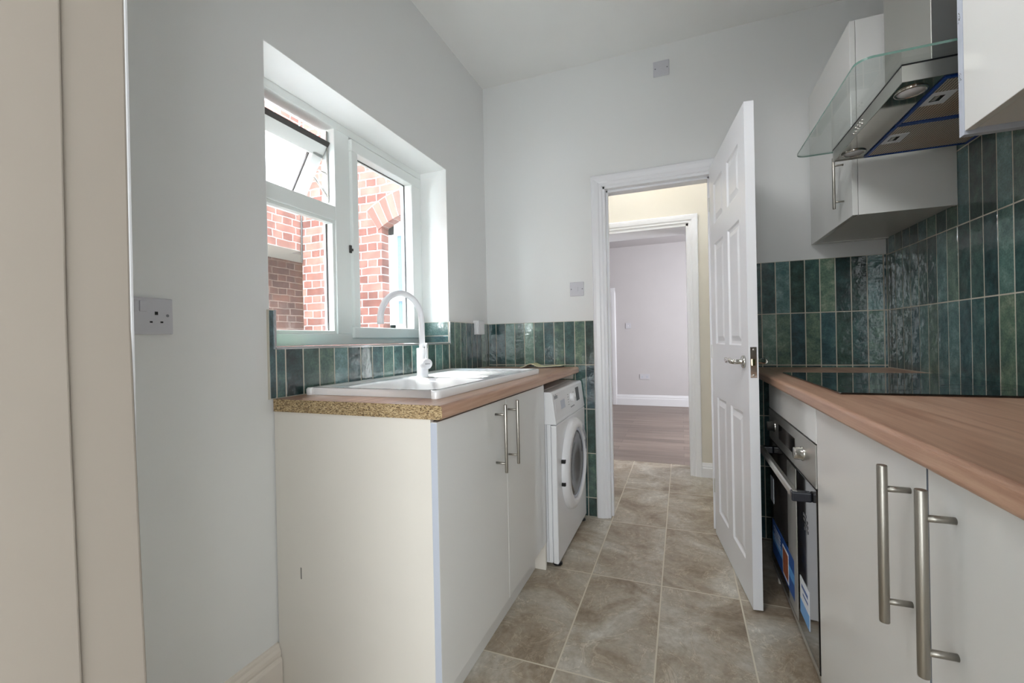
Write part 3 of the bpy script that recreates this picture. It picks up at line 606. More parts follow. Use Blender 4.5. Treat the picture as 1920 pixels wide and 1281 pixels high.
# ------------------------------------------------------------------ panelled door leaf
def door_leaf():
    L, TH, HT = 0.700, 0.035, 1.981
    th = R(-82.9); D = (1.353, -0.028, 0.006)
    d = struct('door_5', D); d.rotation_euler = (0, 0, th)     # local x along leaf, local y towards +x world (back face)
    mb = MB()
    cols = [(0.105, 0.305), (0.395, 0.600)]; rows = [(0.15, 0.755), (1.03, 1.55), (1.655, 1.862)]
    us = sorted([0, L] + [c for p in cols for c in p]); vs = sorted([0, HT] + [r_ for p in rows for r_ in p])
    def ring(pts_a, pts_b, y_a, y_b):
        for i in range(4):
            j = (i + 1) % 4
            a, b2 = pts_a[i], pts_a[j]; c, e = pts_b[j], pts_b[i]
            mb.bm.faces.new([mb.bm.verts.new(v) for v in ((a[0], y_a, a[1]), (b2[0], y_a, b2[1]), (c[0], y_b, c[1]), (e[0], y_b, e[1]))])
    def rectp(u0, v0, u1, v1, k): return [(u0 + k, v0 + k), (u1 - k, v0 + k), (u1 - k, v1 - k), (u0 + k, v1 - k)]
    for side in (0, 1):
        s_ = 1 if side == 0 else -1; y0 = 0 if side == 0 else TH
        for a, b2 in zip(us, us[1:]):
            for c, e in zip(vs, vs[1:]):
                if (a, b2) in cols and (c, e) in rows:
                    steps = [(0, 0), (0.006, 0.007), (0.016, 0.0085), (0.022, 0.007), (0.040, 0.0015)]
                    for (k0, h0), (k1, h1) in zip(steps, steps[1:]):
                        ring(rectp(a, c, b2, e, k0), rectp(a, c, b2, e, k1), y0 + s_ * h0, y0 + s_ * h1)
                    q = rectp(a, c, b2, e, 0.040); y = y0 + s_ * 0.0015
                    mb.bm.faces.new([mb.bm.verts.new((u, y, v)) for u, v in q])
                else:
                    mb.bm.faces.new([mb.bm.verts.new((u, y0, v)) for u, v in ((a, c), (b2, c), (b2, e), (a, e))])
    for q in (((0, 0, 0), (L, 0, 0), (L, TH, 0), (0, TH, 0)), ((0, 0, HT), (L, 0, HT), (L, TH, HT), (0, TH, HT)), ((0, 0, 0), (0, TH, 0), (0, TH, HT), (0, 0, HT)), ((L, 0, 0), (L, TH, 0), (L, TH, HT), (L, 0, HT))):
        mb.bm.faces.new([mb.bm.verts.new(v) for v in q])
    bmesh.ops.remove_doubles(mb.bm, verts=mb.bm.verts, dist=1e-5)
    mb.build('door_leaf', 'gloss_white', d)
    for sgn, y0 in ((-1, 0), (1, TH)):
        HZ_ = 0.965; hx = 0.640
        hd = MB().lathe([(0, 0.0), (0.0255, 0), (0.0255, 0.006), (0.0235, 0.009), (0.011, 0.0095), (0.0095, 0.012), (0.0095, 0.040), (0, 0.040)], (hx, y0, HZ_), (0, sgn, 0), 32)
        pts = [(hx, y0 + sgn * 0.040, HZ_), (hx - 0.015, y0 + sgn * 0.047, HZ_ + 0.001), (hx - 0.035, y0 + sgn * 0.048, HZ_ + 0.006), (hx - 0.06, y0 + sgn * 0.048, HZ_ + 0.004), (hx - 0.085, y0 + sgn * 0.047, HZ_ - 0.002), (hx - 0.105, y0 + sgn * 0.046, HZ_ + 0.004), (hx - 0.115, y0 + sgn * 0.045, HZ_ + 0.008)]
        hd.tube(pts, [0.0095, 0.0095, 0.009, 0.0085, 0.008, 0.0075, 0.006], 16)
        ho = hd.build('door_handle', 'chrome', d)
    pl = MB().box((L, 0.006, 0.905), (L + 0.0015, 0.029, 1.025)).build('latch_plate', 'chrome', d, 0.0005)
    MB().prism([(0.0015, 0.0115), (0.011, 0.0115), (0.0015, 0.0235)], lambda u, v, t: (L + u, v, t), 0.953, 0.978).build('latch_bolt', 'brass', pl)
    mb2 = MB()
    for z in (0.915, 1.015): mb2.lathe([(0, 0), (0.004, 0), (0.003, 0.001), (0, 0.001)], (L + 0.0015, 0.0175, z), (1, 0, 0), 12)
    mb2.build('screw', 'steel', pl)
    for z in (0.22, 0.95, 1.75):
        MB().box((-0.004, -0.004, z), (0.003, 0.030, z + 0.075)).build('hinge', 'steel', d, 0.001)
door_leaf()

# ------------------------------------------------------------------ handles
def bar_handle(parent, base, x, y, z0, z1, xf, dia, mi='nickel', name='handle'):
    """vertical bar at (x,y), feet run to face x = xf"""
    mb = MB(); r = dia / 2
    mb.tube([rel((x, y, z), base) for z in (z0, z0 + 0.0012, (z0 + z1) / 2, z1 - 0.0012, z1)], [r * 0.93, r, r, r, r * 0.93], 24)
    for z in (z0 + (z1 - z0) * 0.135, z1 - (z1 - z0) * 0.15):
        mb.tube([rel((x, y, z), base), rel((xf, y, z), base)], r * 0.68, 18)
    return mb.build(name, mi, parent)

# ------------------------------------------------------------------ worktops
def worktop(name, x0, x1, y0, y1, label, front_dir, cut=None):
    base = ((x0 + x1) / 2, (y0 + y1) / 2, WT - 0.038)
    o = thing(name, base, label, 'worktop')
    r = 0.010; prof = []
    F_, B_ = (x1, x0) if front_dir > 0 else (x0, x1); s = -front_dir
    def arc(cx, cz, a0, a1): return [(cx + r * math.cos(a) * front_dir, cz + r * math.sin(a)) for a in [a0 + (a1 - a0) * k / 6 for k in range(7)]]
    prof = [(B_, 0), (F_ + s * r, 0)] if False else [(B_, WT - 0.038)] + arc(F_ + s * r, WT - 0.038 + r, -math.pi / 2, 0) + arc(F_ + s * r, WT - r, 0, math.pi / 2) + [(B_, WT)]
    mb = MB(); mb.prism([(u - base[0], v - base[2]) for u, v in prof], lambda u, v, t: (u, t - base[1], v), y0, y1, 0, 1)
    w_ = mb.build('worktop_slab', ['oak', 'chip'], o)
    if cut:
        (cx0, cy0, cx1, cy1) = cut
        c = MB().box((cx0 - base[0], cy0 - base[1], -0.1), (cx1 - base[0], cy1 - base[1], 0.1)).build('cutter', 'oak')
        bo = w_.modifiers.new('cut', 'BOOLEAN'); bo.object = c; bo.operation = 'DIFFERENCE'; bo.solver = 'EXACT'
        c.location = base
        dg = bpy.context.evaluated_depsgraph_get(); me = bpy.data.meshes.new_from_object(w_.evaluated_get(dg)); w_.modifiers.clear(); w_.data = me
        bpy.data.objects.remove(c)
    return o
XL, YL = 0.610, -1.645
worktop('worktop', 0.010, XL, YL, -0.010, 'wood effect worktop under the window with a raw chipboard end, holding the white sink', 1, (0.075, -1.47, 0.485, -0.60))
worktop('worktop', 1.530, W - 0.009, -2.30, -0.010, 'wood effect worktop along the green tiled wall, holding the black hob', -1)

# ------------------------------------------------------------------ left base cabinet
CB = (0.30, -1.15, 0)
c = thing('base_cabinet', CB, 'white gloss two door sink cabinet with a cream end panel, below the window', 'cabinet')
ye, yf, DZ0, DZ1, CT = -1.638, -0.675, 0.125, 0.862, WT - 0.0385
WB(CB, [((0.004, ye, 0), (0.5695, ye + 0.018, CT))], 'end_panel', 'carcass', c, 0.0008)['label'] = 'cream end panel'
WB(CB, [((0.004, yf - 0.018, 0), (0.588, yf, CT))], 'end_panel', 'carcass', c, 0.0008)
WB(CB, [((0.012, ye + 0.018, 0.11), (0.5695, yf - 0.018, 0.128)), ((0.012, ye + 0.018, 0.128), (0.02, yf - 0.018, CT - 0.02))], 'carcass', 'carcass', c)
WB(CB, [((0.520, ye + 0.018, 0), (0.536, yf - 0.018, 0.150 - 0.04))], 'plinth', 'doorgloss', c, 0.0008)
ym = -1.150
for (ya, yb_, hy) in ((ye, ym - 0.0015, -1.250), (ym + 0.0015, yf - 0.0, -1.132)):
    dd = WB(CB, [((0.5715, ya, DZ0), (0.5895, yb_, DZ1))], 'cabinet_door', 'doorgloss', c, 0.0012)
    bar_handle(dd, CB, 0.628, hy, 0.620, 0.855, 0.589, 0.0115)
mb = WB(CB, [((0.5700, ye - 0.0004, DZ0), (0.5890, ye + 0.0006, DZ1 - 0.002))], 'door_edging', 'edging', c)
mb['label'] = 'blue grey edge strip'
WB(CB, [((0.10, ye - 0.0003, 0.36), (0.104, ye + 0.001, 0.395))], 'scuff_mark', 'scuff', c)

# under-worktop support panel by the back wall
o = thing('support_panel', (0.3, -0.02, 0), 'narrow white board fixed to the tiles under the worktop behind the washing machine', 'board')
WB((0.3, -0.02, 0), [((0.02, -0.028, 0.834), (0.575, -0.0095, CT))], 'board', 'carcass', o, 0.001)

# ------------------------------------------------------------------ washing machine
WM = (0.35, -0.40, 0)
wm = thing('washing_machine', WM, 'white front loading washing machine under the worktop end by the doorway', 'washing machine')
wy0, wy1 = -0.668, -0.026
def rp(x, y, z): return rel((x, y, z), WM)
# cabinet body
mb = MB(); mb.box(rp(0.06, wy0 + 0.006, 0.02), rp(0.615, wy1 - 0.006, 0.812)); mb.build('body', 'appliance', wm, 0.006, 3)
# lower front panel
mb = MB(); mb.box(rp(0.617, wy0, 0.022), rp(0.644, wy1, 0.672)); mb.build('front_panel', 'appliance', wm, 0.006, 3)
# sloping control fascia
mb = MB(); mb.prism([(0.562, 0.675), (0.645, 0.675), (0.642, 0.692), (0.627, 0.818), (0.619, 0.828), (0.562, 0.828)], lambda u, v, t: rp(u, t, v), wy0, wy1)
fas = mb.build('control_panel', 'appliance', wm, 0.003, 2)
mb = MB(); mb.box(rp(0.045, wy0 + 0.002, 0.813), rp(0.566, wy1 - 0.002, 0.830)); mb.build('top', 'appliance', wm, 0.005, 3)
def fp(y, z, dx=0.0):    # point on sloped fascia
    z -= 0.011; t = (z - 0.692) / 0.126; return (0.642 - 0.015 * t + dx, y, z)
def fpatch(y0, y1, z0, z1, dx0, dx1, name, m_, par):
    mb = MB(); vs = []
    for dx in (dx0, dx1): vs.append([mb.bm.verts.new(rel(fp(y, z, dx), WM)) for y, z in ((y0, z0), (y1, z0), (y1, z1), (y0, z1))])
    mb.bm.faces.new(vs[1]); 
    for i in range(4): mb.bm.faces.new((vs[0][i], vs[0][(i + 1) % 4], vs[1][(i + 1) % 4], vs[1][i]))
    return mb.build(name, m_, par)
fpatch(-0.205, -0.135, 0.738, 0.812, -0.001, 0.0015, 'display', 'black', fas)
fpatch(-0.640, -0.455, 0.735, 0.790, -0.001, 0.0010, 'detergent_drawer', 'plastic', fas)
fpatch(-0.545, -0.465, 0.742, 0.784, 0.0, 0.0014, 'drawer_grip', 'edging', fas)
mb = MB(); kc = fp(-0.325, 0.772); mb.lathe([(0, 0.022), (0.020, 0.022), (0.0235, 0.018), (0.024, 0.0)], rel(kc, WM), (1, 0, 0.11), 32); mb.box(rel((kc[0] + 0.018, kc[1] - 0.0012, kc[2] + 0.004), WM), rel((kc[0] + 0.0245, kc[1] + 0.0012, kc[2] + 0.022), WM)); mb.build('dial', 'plastic', fas)
def pmark(q, w0, w1, dx, hh):
    MB().box(rel((q[0] - 0.001, q[1] + w0, q[2]), WM), rel((q[0] + dx, q[1] + w1, q[2] + hh), WM)).build('programme_mark', 'greytext', fas)
for k in range(5):
    q = fp(-0.385, 0.742 + 0.013 * k); pmark(q, -0.012, 0.010, 0.0006, 0.0025)
    q = fp(-0.262, 0.742 + 0.013 * k); pmark(q, -0.010, 0.008, 0.0006, 0.0025)
for k in range(3):
    q = fp(-0.345 + 0.03 * k, 0.722); pmark(q, -0.008, 0.008, 0.0012, 0.006)
t_ = text_mesh('logo', 'beko', 0.032, 'greytext', fas, rel(fp(-0.615, 0.812, 0.0006), WM), (R(90 - 6.5), 0, R(90)))
# door: ring, dark glass bowl, handle recess, hinge slots
dc = (0.644, -0.352, 0.420)
mb = MB(); mb.lathe([(0.236, 0), (0.236, 0.010), (0.230, 0.022), (0.214, 0.031), (0.190, 0.034), (0.186, 0.030), (0.181, 0.018), (0.179, 0.004)], rel(dc, WM), (1, 0, 0), 72)
dr = mb.build('door_ring', 'plastic', wm)
mb = MB(); mb.lathe([(0.182, 0.012), (0.177, 0.022), (0.172, 0.024), (0.168, 0.021), (0.166, 0.012)], rel(dc, WM), (1, 0, 0), 64); mb.build('inner_ring', 'edging', dr)
MT['drumglass'] = mat('dark_drum_glass', srgb(36, 36, 38), 0.16, spec=0.3, coat=0.15, noise_col=0.35, nscale=12)
mb = MB(); mb.lathe([(0.168, 0.018), (0.150, 0.024), (0.10, 0.014), (0.05, 0.004), (0, 0.0)], rel(dc, WM), (1, 0, 0), 64); mb.build('door_glass', 'drumglass', dr)
mb = MB()
for k in range(9):
    a = R(28 + (k - 4) * 6); a2 = a + R(5.5)
    p1 = [Vector((0, math.cos(q) * r_, math.sin(q) * r_)) for q, r_ in ((a, 0.184), (a2, 0.184), (a2, 0.214), (a, 0.214))]
    f_ = mb.bm.faces.new([mb.bm.verts.new(Vector(rel(dc, WM)) + v + Vector((0.0352 - (0.004 if v.length > 0.2 else 0), 0, 0))) for v in p1])
bmesh.ops.remove_doubles(mb.bm, verts=mb.bm.verts, dist=1e-5)
ho = mb.build('door_grip', 'grip', dr); sm_ = ho.modifiers.new('thick', 'SOLIDIFY'); sm_.thickness = 0.004
for z in (0.475, 0.365):
    mb = MB(); mb.box(rp(0.6445, -0.592, z), rp(0.663, -0.564, z + 0.016)); mb.build('hinge_slot', 'darkslot', dr, 0.001)
for y in (wy0 + 0.05, wy1 - 0.05):
    for x in (0.10, 0.625):
        MB().lathe([(0, 0), (0.022, 0), (0.022, 0.008), (0.010, 0.012), (0.010, 0.026), (0, 0.026)], rp(x, y, 0), (0, 0, 1), 20).build('foot', 'black', wm)
WB(WM, [((0.595, wy0 + 0.0045, 0.03), (0.5965, wy0 + 0.007, 0.80))], 'side_seam', 'greytext', wm)

# ------------------------------------------------------------------ sink
SX0, SX1, SY0, SY1 = 0.028, 0.530, -1.535, -0.560
SB = (0.28, -1.05, WT)
def sink():
    s = thing('inset_sink', SB, 'white ceramic inset sink with bowl and ridged drainer, set in the worktop under the window', 'sink')
    nx, ny = 60, 120; zt = WT + 0.025
    def sd(x, y, x0, y0, x1, y1, r):   # signed distance to a rounded rect (negative inside)
        cx_, cy_ = (x0 + x1) / 2, (y0 + y1) / 2; qx = abs(x - cx_) - (x1 - x0) / 2 + r; qy = abs(y - cy_) - (y1 - y0) / 2 + r
        return math.hypot(max(qx, 0), max(qy, 0)) + min(max(qx, qy), 0) - r
    def ss(a, b2, v):
        t = min(1, max(0, (v - a) / (b2 - a))); return t * t * (3 - 2 * t)
    def hgt(x, y):
        z = zt
        d0 = sd(x, y, SX0, SY0, SX1, SY1, 0.03)
        z -= 0.0035 * ss(-0.016, -0.030, -(-d0)) if False else 0.0
        inner = ss(-0.022, -0.040, d0) if False else ss(0.020, 0.040, -d0)
        z -= 0.006 * inner
        db = sd(x, y, 0.115, -1.465, 0.490, -1.075, 0.06)
        z -= 0.165 * ss(0.0, 0.045, -db)
        dh = sd(x, y, 0.20, -1.045, 0.44, -0.93, 0.05)
        z -= 0.055 * ss(0.0, 0.03, -dh)
        dd = sd(x, y, 0.09, -0.90, 0.495, -0.605, 0.04)
        if dd < 0:
            z -= 0.004 * ss(0, 0.02, -dd); z += 0.0022 * (0.5 + 0.5 * math.cos((x - 0.09) * 2 * math.pi / 0.045)) * ss(0, 0.03, -dd)
        return z
    mb = MB(); bm = mb.bm; g = []
    for i in range(nx + 1):
        row = []
        for j in range(ny + 1):
            x = SX0 + (SX1 - SX0) * i / nx; y = SY0 + (SY1 - SY0) * j / ny
            # pull the corner vertices in to round the outline
            d0 = sd(x, y, SX0, SY0, SX1, SY1, 0.014)
            if d0 > 0:
                cx_ = SX0 + 0.014 if x < 0.28 else SX1 - 0.014; cy_ = SY0 + 0.014 if y < -1 else SY1 - 0.014
                v = Vector((x - cx_, y - cy_)); v = v.normalized() * 0.014; x, y = cx_ + v.x, cy_ + v.y
            row.append(bm.verts.new((x - SB[0], y - SB[1], hgt(x, y) - SB[2])))
        g.append(row)
    for i in range(nx):
        for j in range(ny): bm.faces.new((g[i][j], g[i + 1][j], g[i + 1][j + 1], g[i][j + 1])).smooth = True
    # skirt round the rim
    edge = [g[i][0] for i in range(nx + 1)] + [g[nx][j] for j in range(1, ny + 1)] + [g[i][ny] for i in range(nx - 1, -1, -1)] + [g[0][j] for j in range(ny - 1, 0, -1)]
    def offs(v, k, z): return bm.verts.new((v.co.x * (1 + k), v.co.y * (1 + k * 0.5), z))
    r1 = [offs(v, 0.010, v.co.z - 0.003) for v in edge]; r2 = [offs(v, 0.016, 0.0195) for v in edge]; r3 = [offs(v, 0.013, 0.0005) for v in edge]
    for a, b2 in ((edge, r1), (r1, r2), (r2, r3)):
        for k in range(len(a)):
            bm.faces.new((a[k], a[(k + 1) % len(a)], b2[(k + 1) % len(a)], b2[k])).smooth = True
    mb.build('sink_basin', 'ceramic', s)
    MB().lathe([(0, 0.004), (0.030, 0.004), (0.042, 0.002), (0.045, 0)], (0.30 - SB[0], -1.27 - SB[1], hgt(0.30, -1.27) - SB[2]), (0, 0, 1), 32).build('waste', 'chrome', s)
    return s
sink()
# ------------------------------------------------------------------ tap
TB = (0.160, -1.035, WT + 0.0192)
tp = thing('mixer_tap', TB, 'white swan neck mixer tap standing behind the sink bowl', 'tap')
MB().lathe([(0, 0), (0.027, 0), (0.027, 0.003), (0.0235, 0.005), (0.0235, 0.122), (0.021, 0.124), (0, 0.124)], (0, 0, 0), (0, 0, 1), 40).build('tap_body', 'tapwhite', tp)
sp = []; dv = Vector((-0.22, -1, 0)).normalized(); RR = 0.110
sp.append(Vector((0, 0, 0.120))); sp.append(Vector((0, 0, 0.20))); sp.append(Vector((0, 0, 0.232)))
for k in range(1, 25):
    a = math.pi * 1.0 * k / 24; sp.append(Vector((0, 0, 0.240)) + dv * RR * (1 - math.cos(a)) + Vector((0, 0, 1)) * RR * math.sin(a))
sp.append(sp[-1] + Vector((0, 0, -0.018)) - dv * 0.001)
MB().tube(sp, 0.0125, 24).build('spout', 'tapwhite', tp)
hv = Vector((0.55, -0.83, 0)).normalized()
cam2 = Vector((1.0, -0.6, 0)).normalized()
lv = MB(); ax = Vector((0.80, -0.60, 0)).normalized()
lv.lathe([(0.0165, 0.010), (0.0165, 0.022), (0.0215, 0.024), (0.0215, 0.058), (0.0195, 0.060), (0, 0.060)], (0, 0, 0.058), ax, 32)
q = ax * 0.046 + Vector((0, 0, 0.058)); lv.tube([q + Vector((0, 0, 0.018)), q + Vector((0.002, 0, 0.088))], [0.0048, 0.004], 14)
lo = lv.build('lever', 'tapwhite', tp)
mk = MB(); q = ax * 0.0603 + Vector((0, 0, 0.058)); side = Vector((0, 0, 1)).cross(ax)
for k in range(5):
    c_ = q + side * (k - 2) * 0.0042
    mk.tube([c_ - Vector((0, 0, 0.0022)), c_ + Vector((0, 0, 0.0022))], 0.0012, 6)
mk.build('logo', 'greytext', lo)

# booklet lying on the worktop
bk = thing('booklet', (0.405, -0.085, WT), 'open yellow instruction booklet lying on the worktop by the green tiles', 'booklet')
mb = MB()
def zc_(u): return 0.0012 + (0.021 * math.exp(-((u + 0.060) / 0.034) ** 2)) + 0.016 * max(0, (u + 0.02)) / 0.14 * 0.6
for lay_, m_ in ((0, 1), (1, 0)):
    pr = []
    N = 26
    for k in range(N + 1):
        u = -0.125 + 0.25 * k / N; pr.append((u, zc_(u) + 0.0022 * lay_ + 0.0002))
    for k in range(N, -1, -1):
        u = -0.125 + 0.25 * k / N; pr.append((u, zc_(u) + 0.0022 * lay_ + 0.0020))
    mb.prism(pr, lambda u, v, t: (u, t + 0.16 * u * (1 if lay_ else 0.8), v), -0.055, 0.050, m_)
mb.build('pages', ['yellowpaper', 'paper'], bk)

# ------------------------------------------------------------------ sockets and switches
def plate(name, base, label, cat, axis, w_, h_, d_=0.009, group=None):
    """axis 'x': on left wall facing +x; '-y': on a wall facing -y"""
    o = thing(name, base, label, cat, group)
    mb = MB()
    if axis == 'x': mb.box((0, -w_ / 2, -h_ / 2), (d_, w_ / 2, h_ / 2))
    else: mb.box((-w_ / 2, -d_, -h_ / 2), (w_ / 2, 0, h_ / 2))
    mb.build('face_plate', 'plate', o, 0.003, 3)
    return o
def P(axis, a, n_, z): return (n_, a, z) if axis == 'x' else (a, -n_, z)
def pbox(o, axis, a0, a1, z0, z1, n0, n1, name, m_, bevel=0.0005):
    return MB().box(P(axis, a0, n0, z0), P(axis, a1, n1, z1)).build(name, m_, o, bevel)
def screws(o, axis, pos, n0):
    for a, z in pos:
        MB().lathe([(0.0034, 0), (0.0034, 0.0005), (0, 0.0005)], P(axis, a, n0, z), (1, 0, 0) if axis == 'x' else (0, -1, 0), 14).build('screw', 'greytext', o)
# double socket on left wall
so = plate('wall_socket', (0.0, -2.002, 1.152), 'white double wall socket on the left wall, half hidden by the door frame', 'socket', 'x', 0.150, 0.088)
for s_ in (-1, 1):
    cy_ = 0.0375 * s_
    for a, b2, c1, c2 in ((cy_ + 0.0 - 0.0035, cy_ + 0.0035, 0.003 - 0.0, 0.011), (cy_ - 0.0145, cy_ - 0.0085, -0.0165, -0.0125), (cy_ + 0.0085, cy_ + 0.0145, -0.0165, -0.0125)):
        pbox(so, 'x', a, b2, c1, c2, 0.0082, 0.0093, 'pin_hole', 'darkslot', 0)
    pbox(so, 'x', (0.0015 if s_ > 0 else -0.0165), (0.0165 if s_ > 0 else -0.0015), 0.010, 0.036, 0.006, 0.0125, 'rocker', 'plate', 0.0015)
screws(so, 'x', ((-0.062, 0.002), (0.062, 0.002)), 0.0092)
# fused spur on a surface box by the tiles
sp_ = thing('wall_socket', (0.0, -0.175, 1.160), 'small white outlet on a raised box at the tile top, left of the room corner', 'socket')
MB().box((0.0, -0.043, -0.044), (0.032, 0.043, 0.044)).build('back_box', 'plastic', sp_, 0.004, 3)
MB().box((0.0325, -0.043, -0.043), (0.041, 0.043, 0.043)).build('face_plate', 'plastic', sp_, 0.003, 3)
MB().box((0.041, -0.011, -0.010), (0.043, 0.011, 0.012)).build('fuse_carrier', 'plastic', sp_, 0.001)
# light switch on back wall
sw = plate('light_switch', (0.607, 0.0, 1.382), 'white single light switch on the back wall left of the doorway', 'light switch', 'y', 0.086, 0.086)
pbox(sw, 'y', -0.009, 0.009, -0.013, 0.013, 0.008, 0.013, 'rocker', 'plate', 0.002); screws(sw, 'y', ((-0.034, 0), (0.034, 0)), 0.0092)
bp_ = plate('blank_plate', (1.118, 0.0, 2.606), 'white blanking plate high on the back wall above the doorway', 'blank plate', 'y', 0.086, 0.086)
screws(bp_, 'y', ((-0.032, 0), (0.032, 0)), 0.0092)
s2 = plate('light_switch', (0.402, FY, 1.277), 'small white light switch on the far living room wall', 'light switch', 'y', 0.086, 0.086)
pbox(s2, 'y', -0.006, 0.006, -0.010, 0.010, 0.008, 0.012, 'rocker', 'plastic', 0.001)
s3 = plate('wall_socket', (0.64, FY, 0.459), 'white double socket low on the far living room wall', 'socket', 'y', 0.150, 0.088)
for s_ in (-1, 1): pbox(s3, 'y', s_ * 0.036 - 0.012, s_ * 0.036 + 0.012, -0.016, 0.010, 0.008, 0.0095, 'outlet', 'edging', 0.0005)

# ------------------------------------------------------------------ right base units
OB = (1.85, -0.82, 0)
oy0, oy1 = -1.172, -0.455
XF = 1.550
hsg = thing('oven_housing', OB, 'white oven cabinet with gloss top filler panel, beside the open door', 'cabinet')
WB(OB, [((XF + 0.02, oy0, 0.0), (2.12, oy0 + 0.018, CT)), ((XF + 0.02, oy1 - 0.018, 0.0), (2.12, oy1, CT)), ((XF + 0.02, oy0 + 0.018, 0.775), (2.12, oy1 - 0.018, 0.79)), ((XF + 0.02, oy0 + 0.018, 0.075), (2.12, oy1 - 0.018, 0.09))], 'carcass', 'carcass', hsg, 0.0005)
WB(OB, [((XF, oy0 + 0.001, 0.762), (XF + 0.018, oy1, 0.864))], 'filler_panel', 'doorgloss', hsg, 0.001)
WB(OB, [((XF + 0.004, oy0 + 0.001, 0.070), (XF + 0.02, oy1, 0.092))], 'bottom_trim', 'steel', hsg, 0.001)
ov = thing('oven', (XF, -0.81, 0.10), 'built in stainless steel and black glass oven under the hob worktop', 'oven')
VB = (XF, -0.81, 0.10); a0, a1 = oy0 + 0.003, oy1 - 0.003
WB(VB, [((XF + 0.022, oy0 + 0.020, 0.10), (2.08, oy1 - 0.020, 0.755))], 'oven_body', 'black', ov)
fa = WB(VB, [((XF - 0.002, a0, 0.632), (XF + 0.0195, a1, 0.758))], 'control_panel', 'steel', ov, 0.001)
WB(VB, [((XF - 0.0032, -0.925, 0.668), (XF - 0.001, -0.665, 0.725))], 'display', 'ovenglass', fa)
for y in (-0.575, -1.03):
    k = MB().lathe([(0.0225, 0), (0.0225, 0.004), (0.019, 0.005), (0.019, 0.024), (0.017, 0.026), (0, 0.026)], rel((XF - 0.002, y, 0.700), VB), (-1, 0, 0), 32).build('knob', 'chrome', fa)
od = WB(VB, [((XF - 0.002, a0, 0.098), (XF + 0.0195, a1, 0.628))], 'oven_door', ['ovenglass'], ov, 0.001)
WB(VB, [((XF - 0.003, -0.93, 0.112), (XF - 0.0015, -0.80, 0.622))], 'door_panel_strip', 'steel', od)
WB(VB, [((XF - 0.003, a0, 0.098), (XF - 0.0015, a1, 0.108))], 'door_bottom_edge', 'steel', od)
mb = MB(); prof_ = [(-0.052, 0.585), (-0.048, 0.580), (-0.038, 0.580), (-0.034, 0.585), (-0.034, 0.603), (-0.038, 0.607), (-0.048, 0.607), (-0.052, 0.602)]
mb.prism(prof_, lambda u, v, t: rel((XF + u, t, v), VB), -1.118, -0.520)
hb_ = mb.build('oven_handle', 'steel', od)
for y in (-1.122, -0.535):
    WB(VB, [((XF - 0.054, y - 0.006, 0.578), (XF - 0.002, y + 0.022, 0.606))], 'handle_bracket', 'navy', hb_, 0.004, 3)
# stickers on the oven door
st = WB(VB, [((XF - 0.0033, -0.885, 0.150), (XF - 0.0020, -0.500, 0.292))], 'energy_sticker', 'lbl_blue', od)
st['label'] = 'blue sticker with a food picture'
WB(VB, [((XF - 0.0036, -0.885, 0.205), (XF - 0.0032, -0.500, 0.240))], 'light_band', 'lbl_lblue', st)
WB(VB, [((XF - 0.0040, -0.800, 0.160), (XF - 0.0035, -0.700, 0.272))], 'photo_border', 'lbl_white', st)
WB(VB, [((XF - 0.0044, -0.792, 0.168), (XF - 0.0039, -0.708, 0.264))], 'food_photo', 'food', st)
bxs = [((XF - 0.0038, -0.66 + 0.0, 0.270 - 0.012 * k), (XF - 0.0034, -0.53 - 0.01 * (k % 3), 0.275 - 0.012 * k)) for k in range(5)]
WB(VB, bxs, 'white_print', 'lbl_white', st)
st2 = WB(VB, [((XF - 0.0033, -1.075, 0.165), (XF - 0.0020, -0.965, 0.285))], 'product_sticker', 'lbl_white', od)
WB(VB, [((XF - 0.0037, -1.075, 0.165), (XF - 0.0032, -0.965, 0.212))], 'light_band', 'lbl_lblue', st2)
WB(VB, [((XF - 0.0037, -1.06, 0.255), (XF - 0.0032, -0.985, 0.266)), ((XF - 0.0037, -1.06, 0.236), (XF - 0.0032, -1.00, 0.243))], 'blue_print', 'lbl_blue', st2)
WB(VB, [((XF - 0.0033, -0.535, 0.365), (XF - 0.0020, -0.472, 0.470))], 'paper_tag', 'lbl_white', od)
bxs = [((XF - 0.0031, -1.075 + 0.012 * (k % 4) + 0.003 * (k // 4), 0.462 + 0.014 * (k // 4)), (XF - 0.0026, -1.068 + 0.012 * (k % 4) + 0.003 * (k // 4), 0.471 + 0.014 * (k // 4))) for k in range(16) if k not in (2, 7, 9, 12)]
WB(VB, bxs, 'symbol_print', 'greytext', od)

RB = (1.85, -1.75, 0)
rc = thing('base_cabinet', RB, 'white gloss two door base cabinet with long bar handles, right foreground', 'cabinet')
ry = [-1.176, -1.775, -2.295]
WB(RB, [((XF + 0.02, ry[2], 0.08), (2.12, ry[0] - 0.001, CT))], 'carcass', 'carcass', rc, 0.0005)
WB(RB, [((XF + 0.05, ry[2], 0.0), (XF + 0.066, ry[0] - 0.001, 0.079))], 'plinth', 'doorgloss', rc, 0.0005)
for (ya, yb_, hy, z1) in ((ry[1] + 0.0015, ry[0] - 0.0015, -1.722, 0.852), (ry[2], ry[1] - 0.0045, -1.852, 0.852)):
    dd = WB(RB, [((XF, ya, 0.082), (XF + 0.018, yb_, 0.864))], 'cabinet_door', 'doorgloss', rc, 0.0012)
    if ya > -1.78: WB(RB, [((XF + 0.0005, ya - 0.0005, 0.084), (XF + 0.0175, ya + 0.0003, 0.862))], 'door_edging', 'edging_dark', dd)
    bar_handle(dd, RB, 1.512, hy, 0.582, 0.850, XF, 0.0150)

